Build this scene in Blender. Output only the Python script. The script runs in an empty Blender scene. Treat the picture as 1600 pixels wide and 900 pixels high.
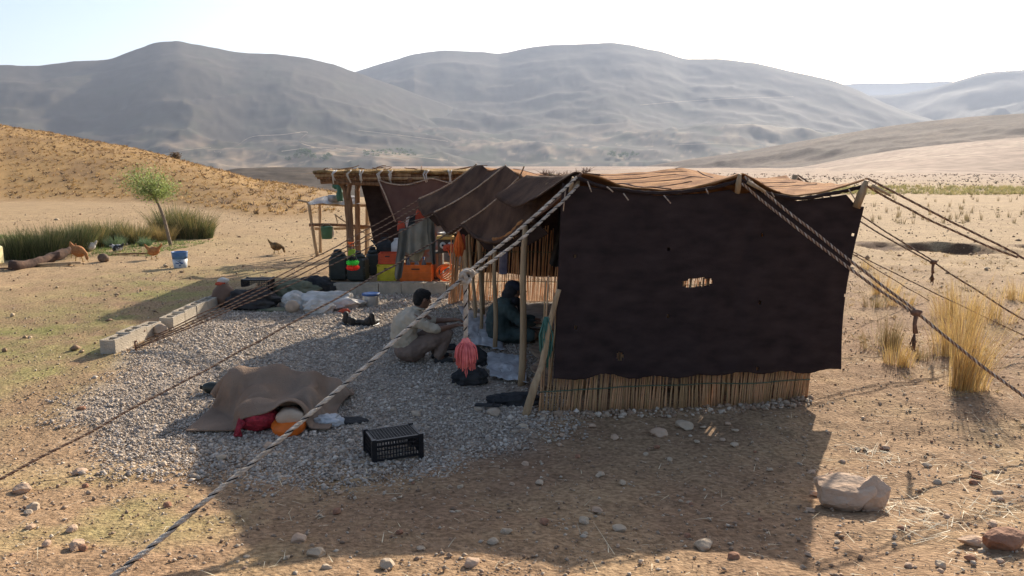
import bpy, bmesh, math, random
import numpy as np
from mathutils import Vector, Matrix, Euler, noise as mnoise
from mathutils.bvhtree import BVHTree
random.seed(7); rng = np.random.default_rng(11)
S = bpy.context.scene
COL = S.collection
R = math.radians

# ------------------------------------------------------------------ camera
CAM_H = 2.3; PITCH = R(9.2); F = 1200.0
cam_d = bpy.data.cameras.new('camera'); cam = bpy.data.objects.new('camera', cam_d); COL.objects.link(cam)
cam.location = (0, 0, CAM_H); cam.rotation_euler = (R(90) - PITCH, 0, 0)
cam_d.sensor_width = 36; cam_d.lens = 36 * F / 1600; cam_d.clip_start = .05; cam_d.clip_end = 40000
S.camera = cam
S.render.resolution_x = 1024; S.render.resolution_y = 576

# ------------------------------------------------------------------ light
SUN_AZ = R(26.5); SUN_EL = R(23.6)
W = bpy.data.worlds.new('World'); S.world = W; W.use_nodes = True
wn = W.node_tree; bg = wn.nodes['Background']
sky = wn.nodes.new('ShaderNodeTexSky'); sky.sky_type = 'NISHITA'; sky.sun_disc = False
sky.sun_elevation = SUN_EL; sky.sun_rotation = SUN_AZ
sky.altitude = 1800; sky.air_density = 1.0; sky.dust_density = 8.0; sky.ozone_density = .6
wn.links.new(sky.outputs[0], bg.inputs[0]); bg.inputs[1].default_value = 0.115
sl = bpy.data.lights.new('sun', 'SUN'); sl.energy = 5.0; sl.angle = R(0.55); sl.color = (1.0, .89, .74)
so = bpy.data.objects.new('sun', sl); COL.objects.link(so)
SD = Vector((math.sin(SUN_AZ) * math.cos(SUN_EL), math.cos(SUN_AZ) * math.cos(SUN_EL), math.sin(SUN_EL)))
so.rotation_euler = SD.to_track_quat('Z', 'Y').to_euler()
so.location = (0, 0, 30)
S.view_settings.view_transform = 'Standard'; S.view_settings.look = 'None'
S.view_settings.exposure = 0.82; S.view_settings.gamma = 1
S.cycles.volume_step_rate = 1; S.cycles.max_bounces = 6; S.cycles.volume_bounces = 0
HAZE = 0.00009

# ------------------------------------------------------------------ maths helpers
CP, SP = math.cos(PITCH), math.sin(PITCH)
def ray(px, py):
    a = (px - 800) / F; b = (450 - py) / F
    return Vector((a, CP + b * SP, -SP + b * CP))
def D(px, py, Y):
    d = ray(px, py); return Vector((0, 0, CAM_H)) + d * (Y / d.y)
def azel(px, py):
    d = ray(px, py); h = math.hypot(d.x, d.y); return math.atan2(d.x, d.y), d.z / h

def hash2(ix, iy, s):
    h = (ix.astype(np.int64) * 374761393 + iy.astype(np.int64) * 668265263 + s * 1442695041) & 0x7fffffff
    h = ((h ^ (h >> 13)) * 1274126177) & 0x7fffffff
    return ((h ^ (h >> 16)) & 0xffff) / 65535.0
def vnoise(x, y, s=0):
    x = np.asarray(x, float); y = np.asarray(y, float)
    ix = np.floor(x); iy = np.floor(y); fx = x - ix; fy = y - iy
    fx = fx * fx * fx * (fx * (fx * 6 - 15) + 10); fy = fy * fy * fy * (fy * (fy * 6 - 15) + 10)
    a = hash2(ix, iy, s); b = hash2(ix + 1, iy, s); c = hash2(ix, iy + 1, s); d = hash2(ix + 1, iy + 1, s)
    return (a * (1 - fx) + b * fx) * (1 - fy) + (c * (1 - fx) + d * fx) * fy
def fbm(x, y, o=5, s=0, g=.5):
    t = 0; a = 1; n = 0
    for i in range(o):
        ca, sa = math.cos(.6 * i), math.sin(.6 * i); f = 2.03 ** i
        t = t + a * vnoise((x * ca - y * sa) * f + 13.7 * i, (x * sa + y * ca) * f - 7.1 * i, s + i); n += a; a *= g
    return t / n * 2 - 1
def ridged(x, y, o=5, s=0):
    t = 0; a = 1; n = 0; w = 1
    for i in range(o):
        ca, sa = math.cos(.7 * i), math.sin(.7 * i); f = 2.1 ** i
        v = 1 - np.abs(vnoise((x * ca - y * sa) * f + 3.7 * i, (x * sa + y * ca) * f - 5.1 * i, s + i) * 2 - 1)
        v = v * v; t = t + a * v * w; w = np.clip(v * 1.5, 0, 1); n += a; a *= .5
    return t / n
def sstep(a, b, x):
    t = np.clip((x - a) / (b - a), 0, 1); return t * t * (3 - 2 * t)

HILL_PX = [-900, -300, 0, 100, 200, 300, 400, 490, 560, 2600]
HILL_PY = [120, 165, 197, 213, 230, 253, 280, 293, 300, 300]
h_az = []; h_z = []; h_rc = []; h_rf = []
for px, py in zip(HILL_PX, HILL_PY):
    a, e = azel(px, py); rc = np.interp(px, [0, 490, 560], [120, 62, 55]); h_az.append(a); h_rc.append(rc)
    h_z.append(max(0.0, CAM_H + rc * e)); h_rf.append(np.interp(px, [0, 200, 400, 490], [56, 52, 34, 34]))
h_z[-1] = h_z[-2] = 0
h_az = [-3.2, -2.2] + h_az + [3.2]; h_z = [0, 9] + h_z + [0]; h_rc = [120, 120] + h_rc + [55]; h_rf = [56, 56] + h_rf + [34]
def gh(x, y, detail=True):
    x = np.asarray(x, float); y = np.asarray(y, float)
    r = np.hypot(x, y); a = np.arctan2(x, y)
    # bank that climbs towards where the photographer stands
    d = np.clip(6.3 - y, 0, None)
    z = .80 * (1 - np.exp(-.085 * d ** 1.85)) * (1 - sstep(25, 60, r))
    # grassy hill on the left
    hc = np.interp(a, h_az, h_z); rc = np.interp(a, h_az, h_rc); rf = np.interp(a, h_az, h_rf)
    t = np.clip((r - rf) / (rc - rf), 0, 1)
    z = z + hc * np.sin(t * math.pi / 2) ** 1.35
    # beyond the crest the land drops into the valley
    R0 = np.interp(a, [-3.2, 0.05, .2, 3.2], [150, 150, 420, 420])
    R1 = np.interp(a, [-3.2, 0.05, .2, 3.2], [650, 650, 900, 900])
    z = z - 6.0 * sstep(rc - 4, rc + 70, r) * (1 - sstep(-.10, .02, a))
    z = z - (95 + hc) * sstep(R0, R1, r)
    # eroded gullies on the right
    for (gx, gy, w, dep) in ((12.4, 22.3, 1.15, .30), (15.3, 21.9, .9, .25), (8.9, 26.0, .9, .16), (10.6, 22.6, .7, .14)):
        yb = gy + .25 * np.sin(x * 1.7) + .12 * np.sin(x * 4.1) + .35 * fbm(x * 1.9, y * 0, 3, 55)
        k = np.clip(1 - ((x - gx) / w) ** 2, 0, 1)
        z = z - dep * np.sqrt(k) * sstep(yb - 3.2, yb - .9, y) * (1 - sstep(yb - .05, yb + .25, y))
    z = z + .17 * sstep(-3.75, -3.45, x) * (1 - sstep(-1.0, -.85, x)) * sstep(13.45, 13.55, y) * (1 - sstep(16.4, 17.4, y))
    if detail:
        e = sstep(2, 5, r)
        z = z + .035 * fbm(x * .5, y * .5, 3, 3) * e + .016 * fbm(x * 2.6, y * 2.6, 4, 9) * (1 - sstep(30, 60, r))
        z = z + .5 * fbm(x / 18, y / 18, 4, 21) * sstep(40, 110, r)
    return z
_gx = np.arange(-26, 26.01, .06); _gy = np.arange(0, 46.01, .06); _GT = gh(*np.meshgrid(_gx, _gy, indexing='ij'))
def g1(x, y):
    if -26 < x < 25.9 and 0 < y < 45.9:
        u = (x + 26) / .06; v = y / .06; i = int(u); j = int(v); u -= i; v -= j
        return float((_GT[i, j] * (1 - v) + _GT[i, j + 1] * v) * (1 - u) + (_GT[i + 1, j] * (1 - v) + _GT[i + 1, j + 1] * v) * u)
    return float(gh(np.array([x]), np.array([y]))[0])
def G(px, py):
    """point of the ground seen at this pixel of the photograph"""
    d = ray(px, py); o = Vector((0, 0, CAM_H)); t = 1.0
    lo = 1.0; hi = None
    while t < 400:
        p = o + d * t
        if p.z < g1(p.x, p.y): hi = t; break
        lo = t; t *= 1.03
    if hi is None: hi = t
    for _ in range(18):
        m = (lo + hi) / 2; p = o + d * m
        if p.z < g1(p.x, p.y): hi = m
        else: lo = m
    p = o + d * hi; return Vector((p.x, p.y, g1(p.x, p.y)))

# ------------------------------------------------------------------ material helper
def rgb(c): return (c[0], c[1], c[2], 1)
def mat(name, col, rough=.85, col2=None, scale=6, detail=5, lo=.35, hi=.65, bump=0, bscale=30, metal=0, attr=False,
        stretch=None, spec=.3, transl=0, trans_col=None, band=None, sheen=0, alpha=None):
    m = bpy.data.materials.new(name); m.use_nodes = True; nt = m.node_tree; N = nt.nodes; L = nt.links
    b = N['Principled BSDF']; b.inputs['Roughness'].default_value = rough; b.inputs['Metallic'].default_value = metal
    b.inputs['Specular IOR Level'].default_value = spec
    if sheen: b.inputs['Sheen Weight'].default_value = sheen; b.inputs['Sheen Roughness'].default_value = .6
    tc = N.new('ShaderNodeTexCoord'); src = tc.outputs['Object']
    if stretch:
        mp = N.new('ShaderNodeMapping'); mp.inputs['Scale'].default_value = stretch; L.new(src, mp.inputs[0]); src = mp.outputs[0]
    cur = None
    if col2 is not None:
        nz = N.new('ShaderNodeTexNoise'); nz.inputs['Scale'].default_value = scale; nz.inputs['Detail'].default_value = detail
        L.new(src, nz.inputs['Vector'])
        rp = N.new('ShaderNodeValToRGB'); rp.color_ramp.elements[0].position = lo; rp.color_ramp.elements[1].position = hi
        rp.color_ramp.elements[0].color = rgb(col); rp.color_ramp.elements[1].color = rgb(col2)
        L.new(nz.outputs[0], rp.inputs[0]); cur = rp.outputs[0]
    else:
        c = N.new('ShaderNodeRGB'); c.outputs[0].default_value = rgb(col); cur = c.outputs[0]
    if attr:
        at = N.new('ShaderNodeAttribute'); at.attribute_name = 'Col'
        mx = N.new('ShaderNodeMix'); mx.data_type = 'RGBA'; mx.blend_type = 'MULTIPLY'; mx.inputs[0].default_value = 1
        L.new(cur, mx.inputs[6]); L.new(at.outputs[0], mx.inputs[7]); cur = mx.outputs[2]
    if band:   # woven bands along one object axis
        w = N.new('ShaderNodeTexWave'); w.bands_direction = band[0]; w.inputs['Scale'].default_value = band[1]
        w.inputs['Distortion'].default_value = band[2]; w.inputs['Detail'].default_value = 2
        L.new(tc.outputs['Object'], w.inputs['Vector'])
        mx = N.new('ShaderNodeMix'); mx.data_type = 'RGBA'; mx.blend_type = 'MULTIPLY'; mx.inputs[0].default_value = band[3]
        L.new(cur, mx.inputs[6]); L.new(w.outputs[0], mx.inputs[7]); cur = mx.outputs[2]
    L.new(cur, b.inputs['Base Color'])
    if bump:
        n2 = N.new('ShaderNodeTexNoise'); n2.inputs['Scale'].default_value = bscale; n2.inputs['Detail'].default_value = 5
        L.new(src, n2.inputs['Vector'])
        bp = N.new('ShaderNodeBump'); bp.inputs['Strength'].default_value = bump; bp.inputs['Distance'].default_value = .02
        L.new(n2.outputs[0], bp.inputs['Height']); L.new(bp.outputs[0], b.inputs['Normal'])
    if transl:
        out = N['Material Output']; tr = N.new('ShaderNodeBsdfTranslucent')
        if trans_col: tr.inputs[0].default_value = rgb(trans_col)
        else: L.new(cur, tr.inputs[0])
        ms = N.new('ShaderNodeMixShader'); ms.inputs[0].default_value = transl
        L.new(b.outputs[0], ms.inputs[1]); L.new(tr.outputs[0], ms.inputs[2]); L.new(ms.outputs[0], out.inputs[0])
    return m

# ------------------------------------------------------------------ object helpers
def tag(o, label=None, cat=None, group=None, kind=None):
    if label: o['label'] = label
    if cat: o['category'] = cat
    if group: o['group'] = group
    if kind: o['kind'] = kind
    return o
def link(o, parent=None):
    COL.objects.link(o)
    if parent is not None: o.parent = parent
    return o
def empty(name, loc, label, cat, group=None, rz=0):
    o = bpy.data.objects.new(name, None); COL.objects.link(o); o.location = loc; o.rotation_euler = (0, 0, rz)
    o.empty_display_size = .1
    return tag(o, label, cat, group)
def kids(o): return [c for c in COL.objects if c.parent == o]
def copy_tree(o, parent=None):
    c = o.copy(); COL.objects.link(c); c.parent = parent
    for k in o.children: copy_tree(k, c)
    return c
def fast_mesh(name, V, Fc, m, parent=None, smooth=False, col=None, off=None):
    """numpy verts (n,3) and faces (k, 3 or 4) to one object"""
    me = bpy.data.meshes.new(name); V = np.asarray(V, np.float32); Fc = np.asarray(Fc, np.int32)
    k = Fc.shape[1]; me.vertices.add(len(V)); me.vertices.foreach_set('co', V.ravel())
    me.loops.add(Fc.size); me.loops.foreach_set('vertex_index', Fc.ravel())
    me.polygons.add(len(Fc)); me.polygons.foreach_set('loop_start', np.arange(0, Fc.size, k, dtype=np.int32))
    me.polygons.foreach_set('loop_total', np.full(len(Fc), k, np.int32))
    if smooth: me.polygons.foreach_set('use_smooth', np.ones(len(Fc), bool))
    if col is not None:
        a = me.color_attributes.new('Col', 'FLOAT_COLOR', 'POINT')
        c = np.ones((len(V), 4), np.float32); c[:, :3] = col; a.data.foreach_set('color', c.ravel())
    me.update(calc_edges=True); me.validate()
    if m: me.materials.append(m)
    o = bpy.data.objects.new(name, me); link(o, parent); return o
def grid_faces(nu, nv, wrap_u=False):
    u = np.arange(nu if wrap_u else nu - 1); v = np.arange(nv - 1); U, Vv = np.meshgrid(u, v, indexing='ij')
    U2 = (U + 1) % nu
    return np.stack([U * nv + Vv, U2 * nv + Vv, U2 * nv + Vv + 1, U * nv + Vv + 1], -1).reshape(-1, 4)

class MB:
    def __init__(s): s.v = []; s.f = []; s.mi = []; s.sm = []
    def add(s, vs, fs, mi=0, sm=False):
        o = len(s.v); s.v += [tuple(v) for v in vs]; s.f += [tuple(i + o for i in f) for f in fs]
        s.mi += [mi] * len(fs); s.sm += [sm] * len(fs); return s
    def box(s, c, size, rot=(0, 0, 0), mi=0, taper=1, bev=0):
        M = Euler(rot).to_matrix(); c = Vector(c); x, y, z = [k / 2 for k in size]
        if bev:
            b = bev; vs = []
            for sz in (-1, 1):
                for (zz, k) in ((sz * z, b), (sz * (z - b), 0)) if sz < 0 else ((z - b, 0), (z, b)):
                    for (px, py) in ((-x + b, -y), (x - b, -y), (x, -y + b), (x, y - b), (x - b, y), (-x + b, y), (-x, y - b), (-x, -y + b)):
                        qx = px * (1 - k / x); qy = py * (1 - k / y); vs.append(c + M @ Vector((qx, qy, zz)))
            fs = [tuple(range(7, -1, -1)), tuple(range(24, 32))]
            for l in range(3):
                for i in range(8): j = (i + 1) % 8; fs.append((l * 8 + i, l * 8 + j, l * 8 + 8 + j, l * 8 + 8 + i))
            return s.add(vs, fs, mi)
        vs = [c + M @ Vector((sx * x * (taper if sz > 0 else 1), sy * y * (taper if sz > 0 else 1), sz * z)) for sz in (-1, 1) for sx, sy in ((-1, -1), (1, -1), (1, 1), (-1, 1))]
        return s.add(vs, [(3, 2, 1, 0), (4, 5, 6, 7), (0, 1, 5, 4), (1, 2, 6, 5), (2, 3, 7, 6), (3, 0, 4, 7)], mi)
    def tube(s, pts, r, seg=8, mi=0, cap=True, wob=0, flat=1):
        pts = [Vector(p) for p in pts]; n = len(pts); rs = r if hasattr(r, '__len__') else [r] * n
        t0 = (pts[1] - pts[0]).normalized(); up = Vector((0, 0, 1)) if abs(t0.z) < .9 else Vector((1, 0, 0))
        nrm = (up - t0 * up.dot(t0)).normalized(); vs = []
        for i, p in enumerate(pts):
            t = (pts[min(i + 1, n - 1)] - pts[max(i - 1, 0)])
            t = t.normalized() if t.length > 1e-9 else t0
            nrm = (nrm - t * nrm.dot(t)); nrm = nrm.normalized() if nrm.length > 1e-6 else t.orthogonal().normalized()
            b = t.cross(nrm)
            for k in range(seg):
                a = 2 * math.pi * k / seg; rr = rs[i] * (1 + (random.random() - .5) * wob)
                vs.append(p + (nrm * math.cos(a) * flat + b * math.sin(a)) * rr)
        fs = [(i * seg + k, i * seg + (k + 1) % seg, (i + 1) * seg + (k + 1) % seg, (i + 1) * seg + k) for i in range(n - 1) for k in range(seg)]
        if cap: fs += [tuple(range(seg - 1, -1, -1)), tuple((n - 1) * seg + k for k in range(seg))]
        return s.add(vs, fs, mi, True)
    def lathe(s, prof, c=(0, 0, 0), seg=16, mi=0, rot=(0, 0, 0), sx=1, sy=1):
        M = Euler(rot).to_matrix(); c = Vector(c); n = len(prof)
        vs = [c + M @ Vector((r * math.cos(2 * math.pi * k / seg) * sx, r * math.sin(2 * math.pi * k / seg) * sy, z)) for r, z in prof for k in range(seg)]
        fs = [(i * seg + k, i * seg + (k + 1) % seg, (i + 1) * seg + (k + 1) % seg, (i + 1) * seg + k) for i in range(n - 1) for k in range(seg)]
        fs += [tuple(range(seg - 1, -1, -1)), tuple((n - 1) * seg + k for k in range(seg))]
        return s.add(vs, fs, mi, True)
    def ell(s, c, rad, rot=(0, 0, 0), mi=0, sub=2, nz=0, nf=3, sm=True, seed=0):
        bm = bmesh.new(); bmesh.ops.create_icosphere(bm, subdivisions=sub, radius=1)
        M = Euler(rot).to_matrix(); c = Vector(c); vs = []
        for v in bm.verts:
            p = v.co.copy(); k = 1 + nz * mnoise.noise(p * nf + Vector((seed * 3.1, seed, 0)))
            vs.append(c + M @ Vector((p.x * rad[0] * k, p.y * rad[1] * k, p.z * rad[2] * k)))
        fs = [tuple(l.vert.index for l in f.loops) for f in bm.faces]; bm.free()
        return s.add(vs, fs, mi, sm)
    def build(s, name, mats, parent=None, smooth=None):
        me = bpy.data.meshes.new(name); me.from_pydata(s.v, [], s.f)
        for m in (mats if isinstance(mats, (list, tuple)) else [mats]): me.materials.append(m)
        me.polygons.foreach_set('material_index', s.mi)
        me.polygons.foreach_set('use_smooth', s.sm if smooth is None else [smooth] * len(s.f))
        me.update(); o = bpy.data.objects.new(name, me); return link(o, parent)

def icos(sub):
    bm = bmesh.new(); bmesh.ops.create_icosphere(bm, subdivisions=sub, radius=1)
    V = np.array([v.co[:] for v in bm.verts]); Fc = np.array([[l.vert.index for l in f.loops] for f in bm.faces]); bm.free(); return V, Fc
ICO1 = icos(1); ICO2 = icos(2)
def scatter_stones(name, P, size, m, tint, flat=(.45, .8), parent=None, tmpl=None, sink=.25):
    """real stones merged into one mesh: P (n,3), size (n,), tint (n,3)"""
    V0, F0 = tmpl or ICO1; n = len(P); k = len(V0)
    jit = 1 + rng.uniform(-.28, .28, (n, k, 1)); V = V0[None] * jit
    sc = np.stack([rng.uniform(.7, 1.3, n), rng.uniform(.6, 1, n), rng.uniform(flat[0], flat[1], n)], -1) * size[:, None] * .5
    V = V * sc[:, None, :]
    a = rng.uniform(0, 6.283, n); tx = rng.normal(0, .3, n); ca, sa = np.cos(a), np.sin(a); ct, st = np.cos(tx), np.sin(tx)
    y = V[..., 1] * ct[:, None] - V[..., 2] * st[:, None]; z = V[..., 1] * st[:, None] + V[..., 2] * ct[:, None]
    x = V[..., 0] * ca[:, None] - y * sa[:, None]; y = V[..., 0] * sa[:, None] + y * ca[:, None]
    V = np.stack([x, y, z], -1) + P[:, None, :]; V[..., 2] += (sc[:, 2] * (1 - 2 * sink))[:, None]
    Fc = (F0[None] + (np.arange(n) * k)[:, None, None]).reshape(-1, 3)
    return fast_mesh(name, V.reshape(-1, 3), Fc, m, parent, False, np.repeat(tint, k, 0))
def blades(name, base, tip, w, m, tint, parent=None, bend=.3, seg=3, smooth=False):
    """grass blades: base (n,3), tip (n,3), widths (n,), curved strips"""
    n = len(base); d = tip - base; a = rng.uniform(0, 6.283, n)
    side = np.stack([np.cos(a), np.sin(a), np.zeros(n)], -1)
    L = np.linalg.norm(d, axis=1)
    out = d.copy(); out[:, 2] = 0; vs = []
    for i in range(seg + 1):
        t = i / seg; p = base + d * t - out * (bend * 2 * t * (1 - t))
        ww = (w * (1 - .85 * t * t) / 2)[:, None]
        vs += [p - side * ww, p + side * ww]
    V = np.stack(vs, 1).reshape(-1, 3); k = 2 * (seg + 1)
    f = np.array([[2 * i, 2 * i + 1, 2 * i + 3, 2 * i + 2] for i in range(seg)])
    Fc = (f[None] + (np.arange(n) * k)[:, None, None]).reshape(-1, 4)
    return fast_mesh(name, V, Fc, m, parent, smooth, np.repeat(tint, k, 0))
def catmull(P, n):
    P = [Vector(p) for p in P]; out = []
    for i in range(len(P) - 1):
        a = P[max(i - 1, 0)]; b = P[i]; c = P[i + 1]; d = P[min(i + 2, len(P) - 1)]
        for j in range(n):
            t = j / n; out.append(.5 * ((2 * b) + (c - a) * t + (2 * a - 5 * b + 4 * c - d) * t * t + (3 * b - a - 3 * c + d) * t ** 3))
    out.append(P[-1]); return out

# union of tapered limbs, melted into one skin
def capsule(bm, p1, r1, p2, r2):
    b2 = bmesh.new()
    for p, r in ((p1, r1), (p2, r2)):
        bmesh.ops.create_icosphere(b2, subdivisions=2, radius=r, matrix=Matrix.Translation(p))
    bmesh.ops.convex_hull(b2, input=b2.verts[:])
    loose = [v for v in b2.verts if not v.link_faces]; bmesh.ops.delete(b2, geom=loose, context='VERTS')
    me = bpy.data.meshes.new('t'); b2.to_mesh(me); b2.free(); bm.from_mesh(me); bpy.data.meshes.remove(me)
def melt(name, prims, m, parent=None, voxel=.012, it=4, disp=0, dscale=.05, dec=1.0):
    bm = bmesh.new()
    for q in prims:
        if q[0] == 'c': capsule(bm, Vector(q[1]), q[2], Vector(q[3]), q[4])
        elif q[0] == 'chain':
            for i in range(len(q[1]) - 1): capsule(bm, Vector(q[1][i][:3]), q[1][i][3], Vector(q[1][i + 1][:3]), q[1][i + 1][3])
        else:
            rot = Euler(q[3] if len(q) > 3 else (0, 0, 0)).to_matrix().to_4x4()
            bmesh.ops.create_icosphere(bm, subdivisions=3, radius=1, matrix=Matrix.Translation(q[1]) @ rot @ Matrix.Diagonal((*q[2], 1)))
    me = bpy.data.meshes.new(name + '_src'); bm.to_mesh(me); bm.free()
    o = bpy.data.objects.new(name + '_src', me); COL.objects.link(o)
    rm = o.modifiers.new('r', 'REMESH'); rm.mode = 'VOXEL'; rm.voxel_size = voxel; rm.use_smooth_shade = True
    sm = o.modifiers.new('s', 'SMOOTH'); sm.iterations = it; sm.factor = .5
    dg = bpy.context.evaluated_depsgraph_get(); dg.update()
    ev = o.evaluated_get(dg); res = bpy.data.meshes.new_from_object(ev)
    res.name = name; bpy.data.objects.remove(o); bpy.data.meshes.remove(me)
    if disp:
        for v in res.vertices:
            n = mnoise.noise(v.co / dscale) + .5 * mnoise.noise(v.co / dscale * 2.1)
            v.co += v.normal * n * disp
    res.materials.clear(); res.materials.append(m)
    res.polygons.foreach_set('use_smooth', [True] * len(res.polygons))
    out = bpy.data.objects.new(name, res); return link(out, parent)
# ================================================================== SETTING: ground sheet
def dirt_colour(x, y):
    n1 = fbm(x * .35, y * .35, 4, 31); n2 = fbm(x * 1.7, y * 1.7, 4, 41); n3 = fbm(x * 9, y * 9, 3, 51)
    tan = np.array([.35, .235, .14]); red = np.array([.255, .16, .10]); straw = np.array([.45, .33, .18]); green = np.array([.24, .225, .085])
    c = tan[None] * np.ones((len(x), 1))
    r = np.hypot(x, y)
    def mixc(c, k, w): w = np.clip(w, 0, 1)[:, None]; return c * (1 - w) + k[None] * w
    c = mixc(c, red, (.5 + n1 * .9) * sstep(-3.2, -1.6, x) * .9)
    c = mixc(c, straw, (n2 * .9 + .12) * (.75 - .35 * sstep(-3, -1, x) * (1 - sstep(2, 3.5, x))))
    # thin green turf left of the courtyard
    gw = np.exp(-((x + 6.3 - (y - 11) * -.06) / 1.9) ** 2) * sstep(5, 9, y) * (1 - sstep(15.5, 18.5, y))
    c = mixc(c, green, gw * (.52 + n2 * .9 + .35 * n3))
    g2 = np.exp(-((x + 2.9) / 1.6) ** 2 - ((y - 4.3) / 1.0) ** 2); c = mixc(c, green, g2 * (.12 + n2))
    g3 = np.exp(-((x + 12.5) / 5.0) ** 2 - ((y - 22.0) / 2.1) ** 2); c = mixc(c, green * .9, g3 * (.75 + n2))
    # pale trampled ground further off, ochre vegetated hill
    a = np.arctan2(x, y); rf = np.interp(a, h_az, h_rf); hz = np.interp(a, h_az, h_z)
    hill = sstep(-2, 5, r - rf) * sstep(0, .8, hz)
    c = mixc(c, np.array([.44, .32, .185]), sstep(14, 22, r) * (1 - hill) * .75)
    ochre = np.array([.40, .25, .10]); n4 = fbm(x / 3.1, y / 3.1, 4, 61)
    c = mixc(c, ochre, hill * .85); c = mixc(c, np.array([.25, .155, .08]), hill * np.clip(n4 * 1.5 - .1, 0, .6))
    # far right plain: pale, pinkish, faint furrows
    far = sstep(70, 160, r) * (a > 0)
    c = mixc(c, np.array([.36, .26, .20]), far * .8)
    plough = far * (np.abs(x / y - .33) < .06) * sstep(210, 240, r); c = mixc(c, np.array([.2, .15, .12]), plough * (.5 + .5 * np.sin(x / 2.4)) * .7)
    for (gx, gy, w) in ((12.4, 22.3, 1.2), (15.3, 21.9, 1.0), (8.9, 26.0, .9), (10.6, 22.6, .7)): c = mixc(c, np.array([.13, .075, .045]), (1 - sstep(.7, 1.05, np.abs(x - gx) / w + .25 * n3)) * sstep(gy - 1.3, gy - .6, y) * (1 - sstep(gy + .1, gy + .5, y)))
    yard = sstep(-.2, .5, x - np.interp(y, [4, 6.5, 9.2, 13.4], [-3.0, -4.0, -4.75, -4.55]) + .5 * n2) * (1 - sstep(-.1, .4, x)) * sstep(5.4, 6.6, y + .4 * n2) * (1 - sstep(13.3, 13.5, y)); c = mixc(c, np.array([.37, .31, .25]), yard)
    return c * (1 + .16 * n3 + .1 * n2)[:, None]
na = 410
ang = np.concatenate([np.linspace(-math.pi, -.80, 60, endpoint=False), np.linspace(-.80, .80, na), np.linspace(.80, math.pi, 60)[1:]])
rad = np.concatenate([np.geomspace(.3, 3.0, 24, endpoint=False), np.geomspace(3.0, 60, 440, endpoint=False), np.geomspace(60, 600, 120, endpoint=False), np.geomspace(600, 14000, 30)])
A_, R_ = np.meshgrid(ang, rad, indexing='ij'); X = (R_ * np.sin(A_)).ravel(); Y = (R_ * np.cos(A_)).ravel()
Z = gh(X, Y)
Z = Z + (.010 * fbm(X * 9, Y * 9, 4, 77) + .016 * (ridged(X * 3.1, Y * 3.1, 3, 78) - .5) * (1 - np.exp(-((X + 1.5) / 4) ** 2 - ((Y - 9.5) / 3.2) ** 2))) * (np.hypot(X, Y) < 25)
gcol = dirt_colour(X, Y)
M_ground = mat('dirt', (.62, .58, .54), .95, (1.28, 1.27, 1.25), 26, 10, .32, .68, bump=1, bscale=38, attr=True, spec=.1)
gr = fast_mesh('ground', np.stack([X, Y, Z], -1), grid_faces(len(ang), len(rad)), M_ground, None, True, gcol)
tag(gr, 'dry tan dirt ground sloping gently with thin turf and trampled straw', kind='structure')

# ---------------------------------------------------------------- hills and mountains (polar patches with their own distance and relief)
def patch(name, pts, rc, rf, zf, m, colf, amp, nscale, label, power=1.25, nx=700, nr=120, back=30, seed=5, back_drop=1.0, rough_sky=0):
    pts = sorted(pts); AE = [azel(*p) for p in pts]; az = np.array([a for a, e in AE]); el = np.array([e for a, e in AE])
    a = np.linspace(az[0], az[-1], nx); e = np.interp(a, az, el)
    ker = np.hanning(13); ker /= ker.sum(); e = np.convolve(np.pad(e, 6, 'edge'), ker, 'valid')
    rcs = rc(a) if callable(rc) else np.full(nx, rc); zc = CAM_H + rcs * e; rough = (rough_sky * fbm(a * 60, a * 0, 5, seed))[:, None]
    t = np.concatenate([np.linspace(0, 1, nr), 1 + np.linspace(0, 1, back + 1)[1:]])
    T, Aa = np.meshgrid(t, a); RC = rcs[:, None]; ZC = zc[:, None]
    rr = rf + (RC - rf) * T; tt = np.clip(T, 0, 1)
    z = zf + (ZC - zf) * tt ** power + rough * tt ** 12; bk = np.clip(T - 1, 0, 1); z = z - (ZC - zf) * back_drop * (1 - np.cos(bk * math.pi)) / 2
    x = rr * np.sin(Aa); y = rr * np.cos(Aa); env = np.sin(np.clip(tt, 0, 1) * math.pi) ** .8
    rd = ridged(x / nscale, y / nscale, 6, seed); z = z + amp * env * (rd - .5) * (.35 + tt) + amp * .25 * env * fbm(x / nscale * 3, y / nscale * 3, 5, seed + 9) + amp * .22 * env * (ridged(x / nscale * 5, y / nscale * 5, 4, seed + 3) - .5)
    c = colf(x.ravel(), y.ravel(), z.ravel(), tt.ravel(), rd.ravel())
    o = fast_mesh(name, np.stack([x, y, z], -1).reshape(-1, 3), grid_faces(nx, len(t)), m, None, True, c)
    return tag(o, label, kind='structure')
def mixn(c, k, w): w = np.clip(w, 0, 1)[:, None]; return c * (1 - w) + np.array(k)[None] * w
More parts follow.
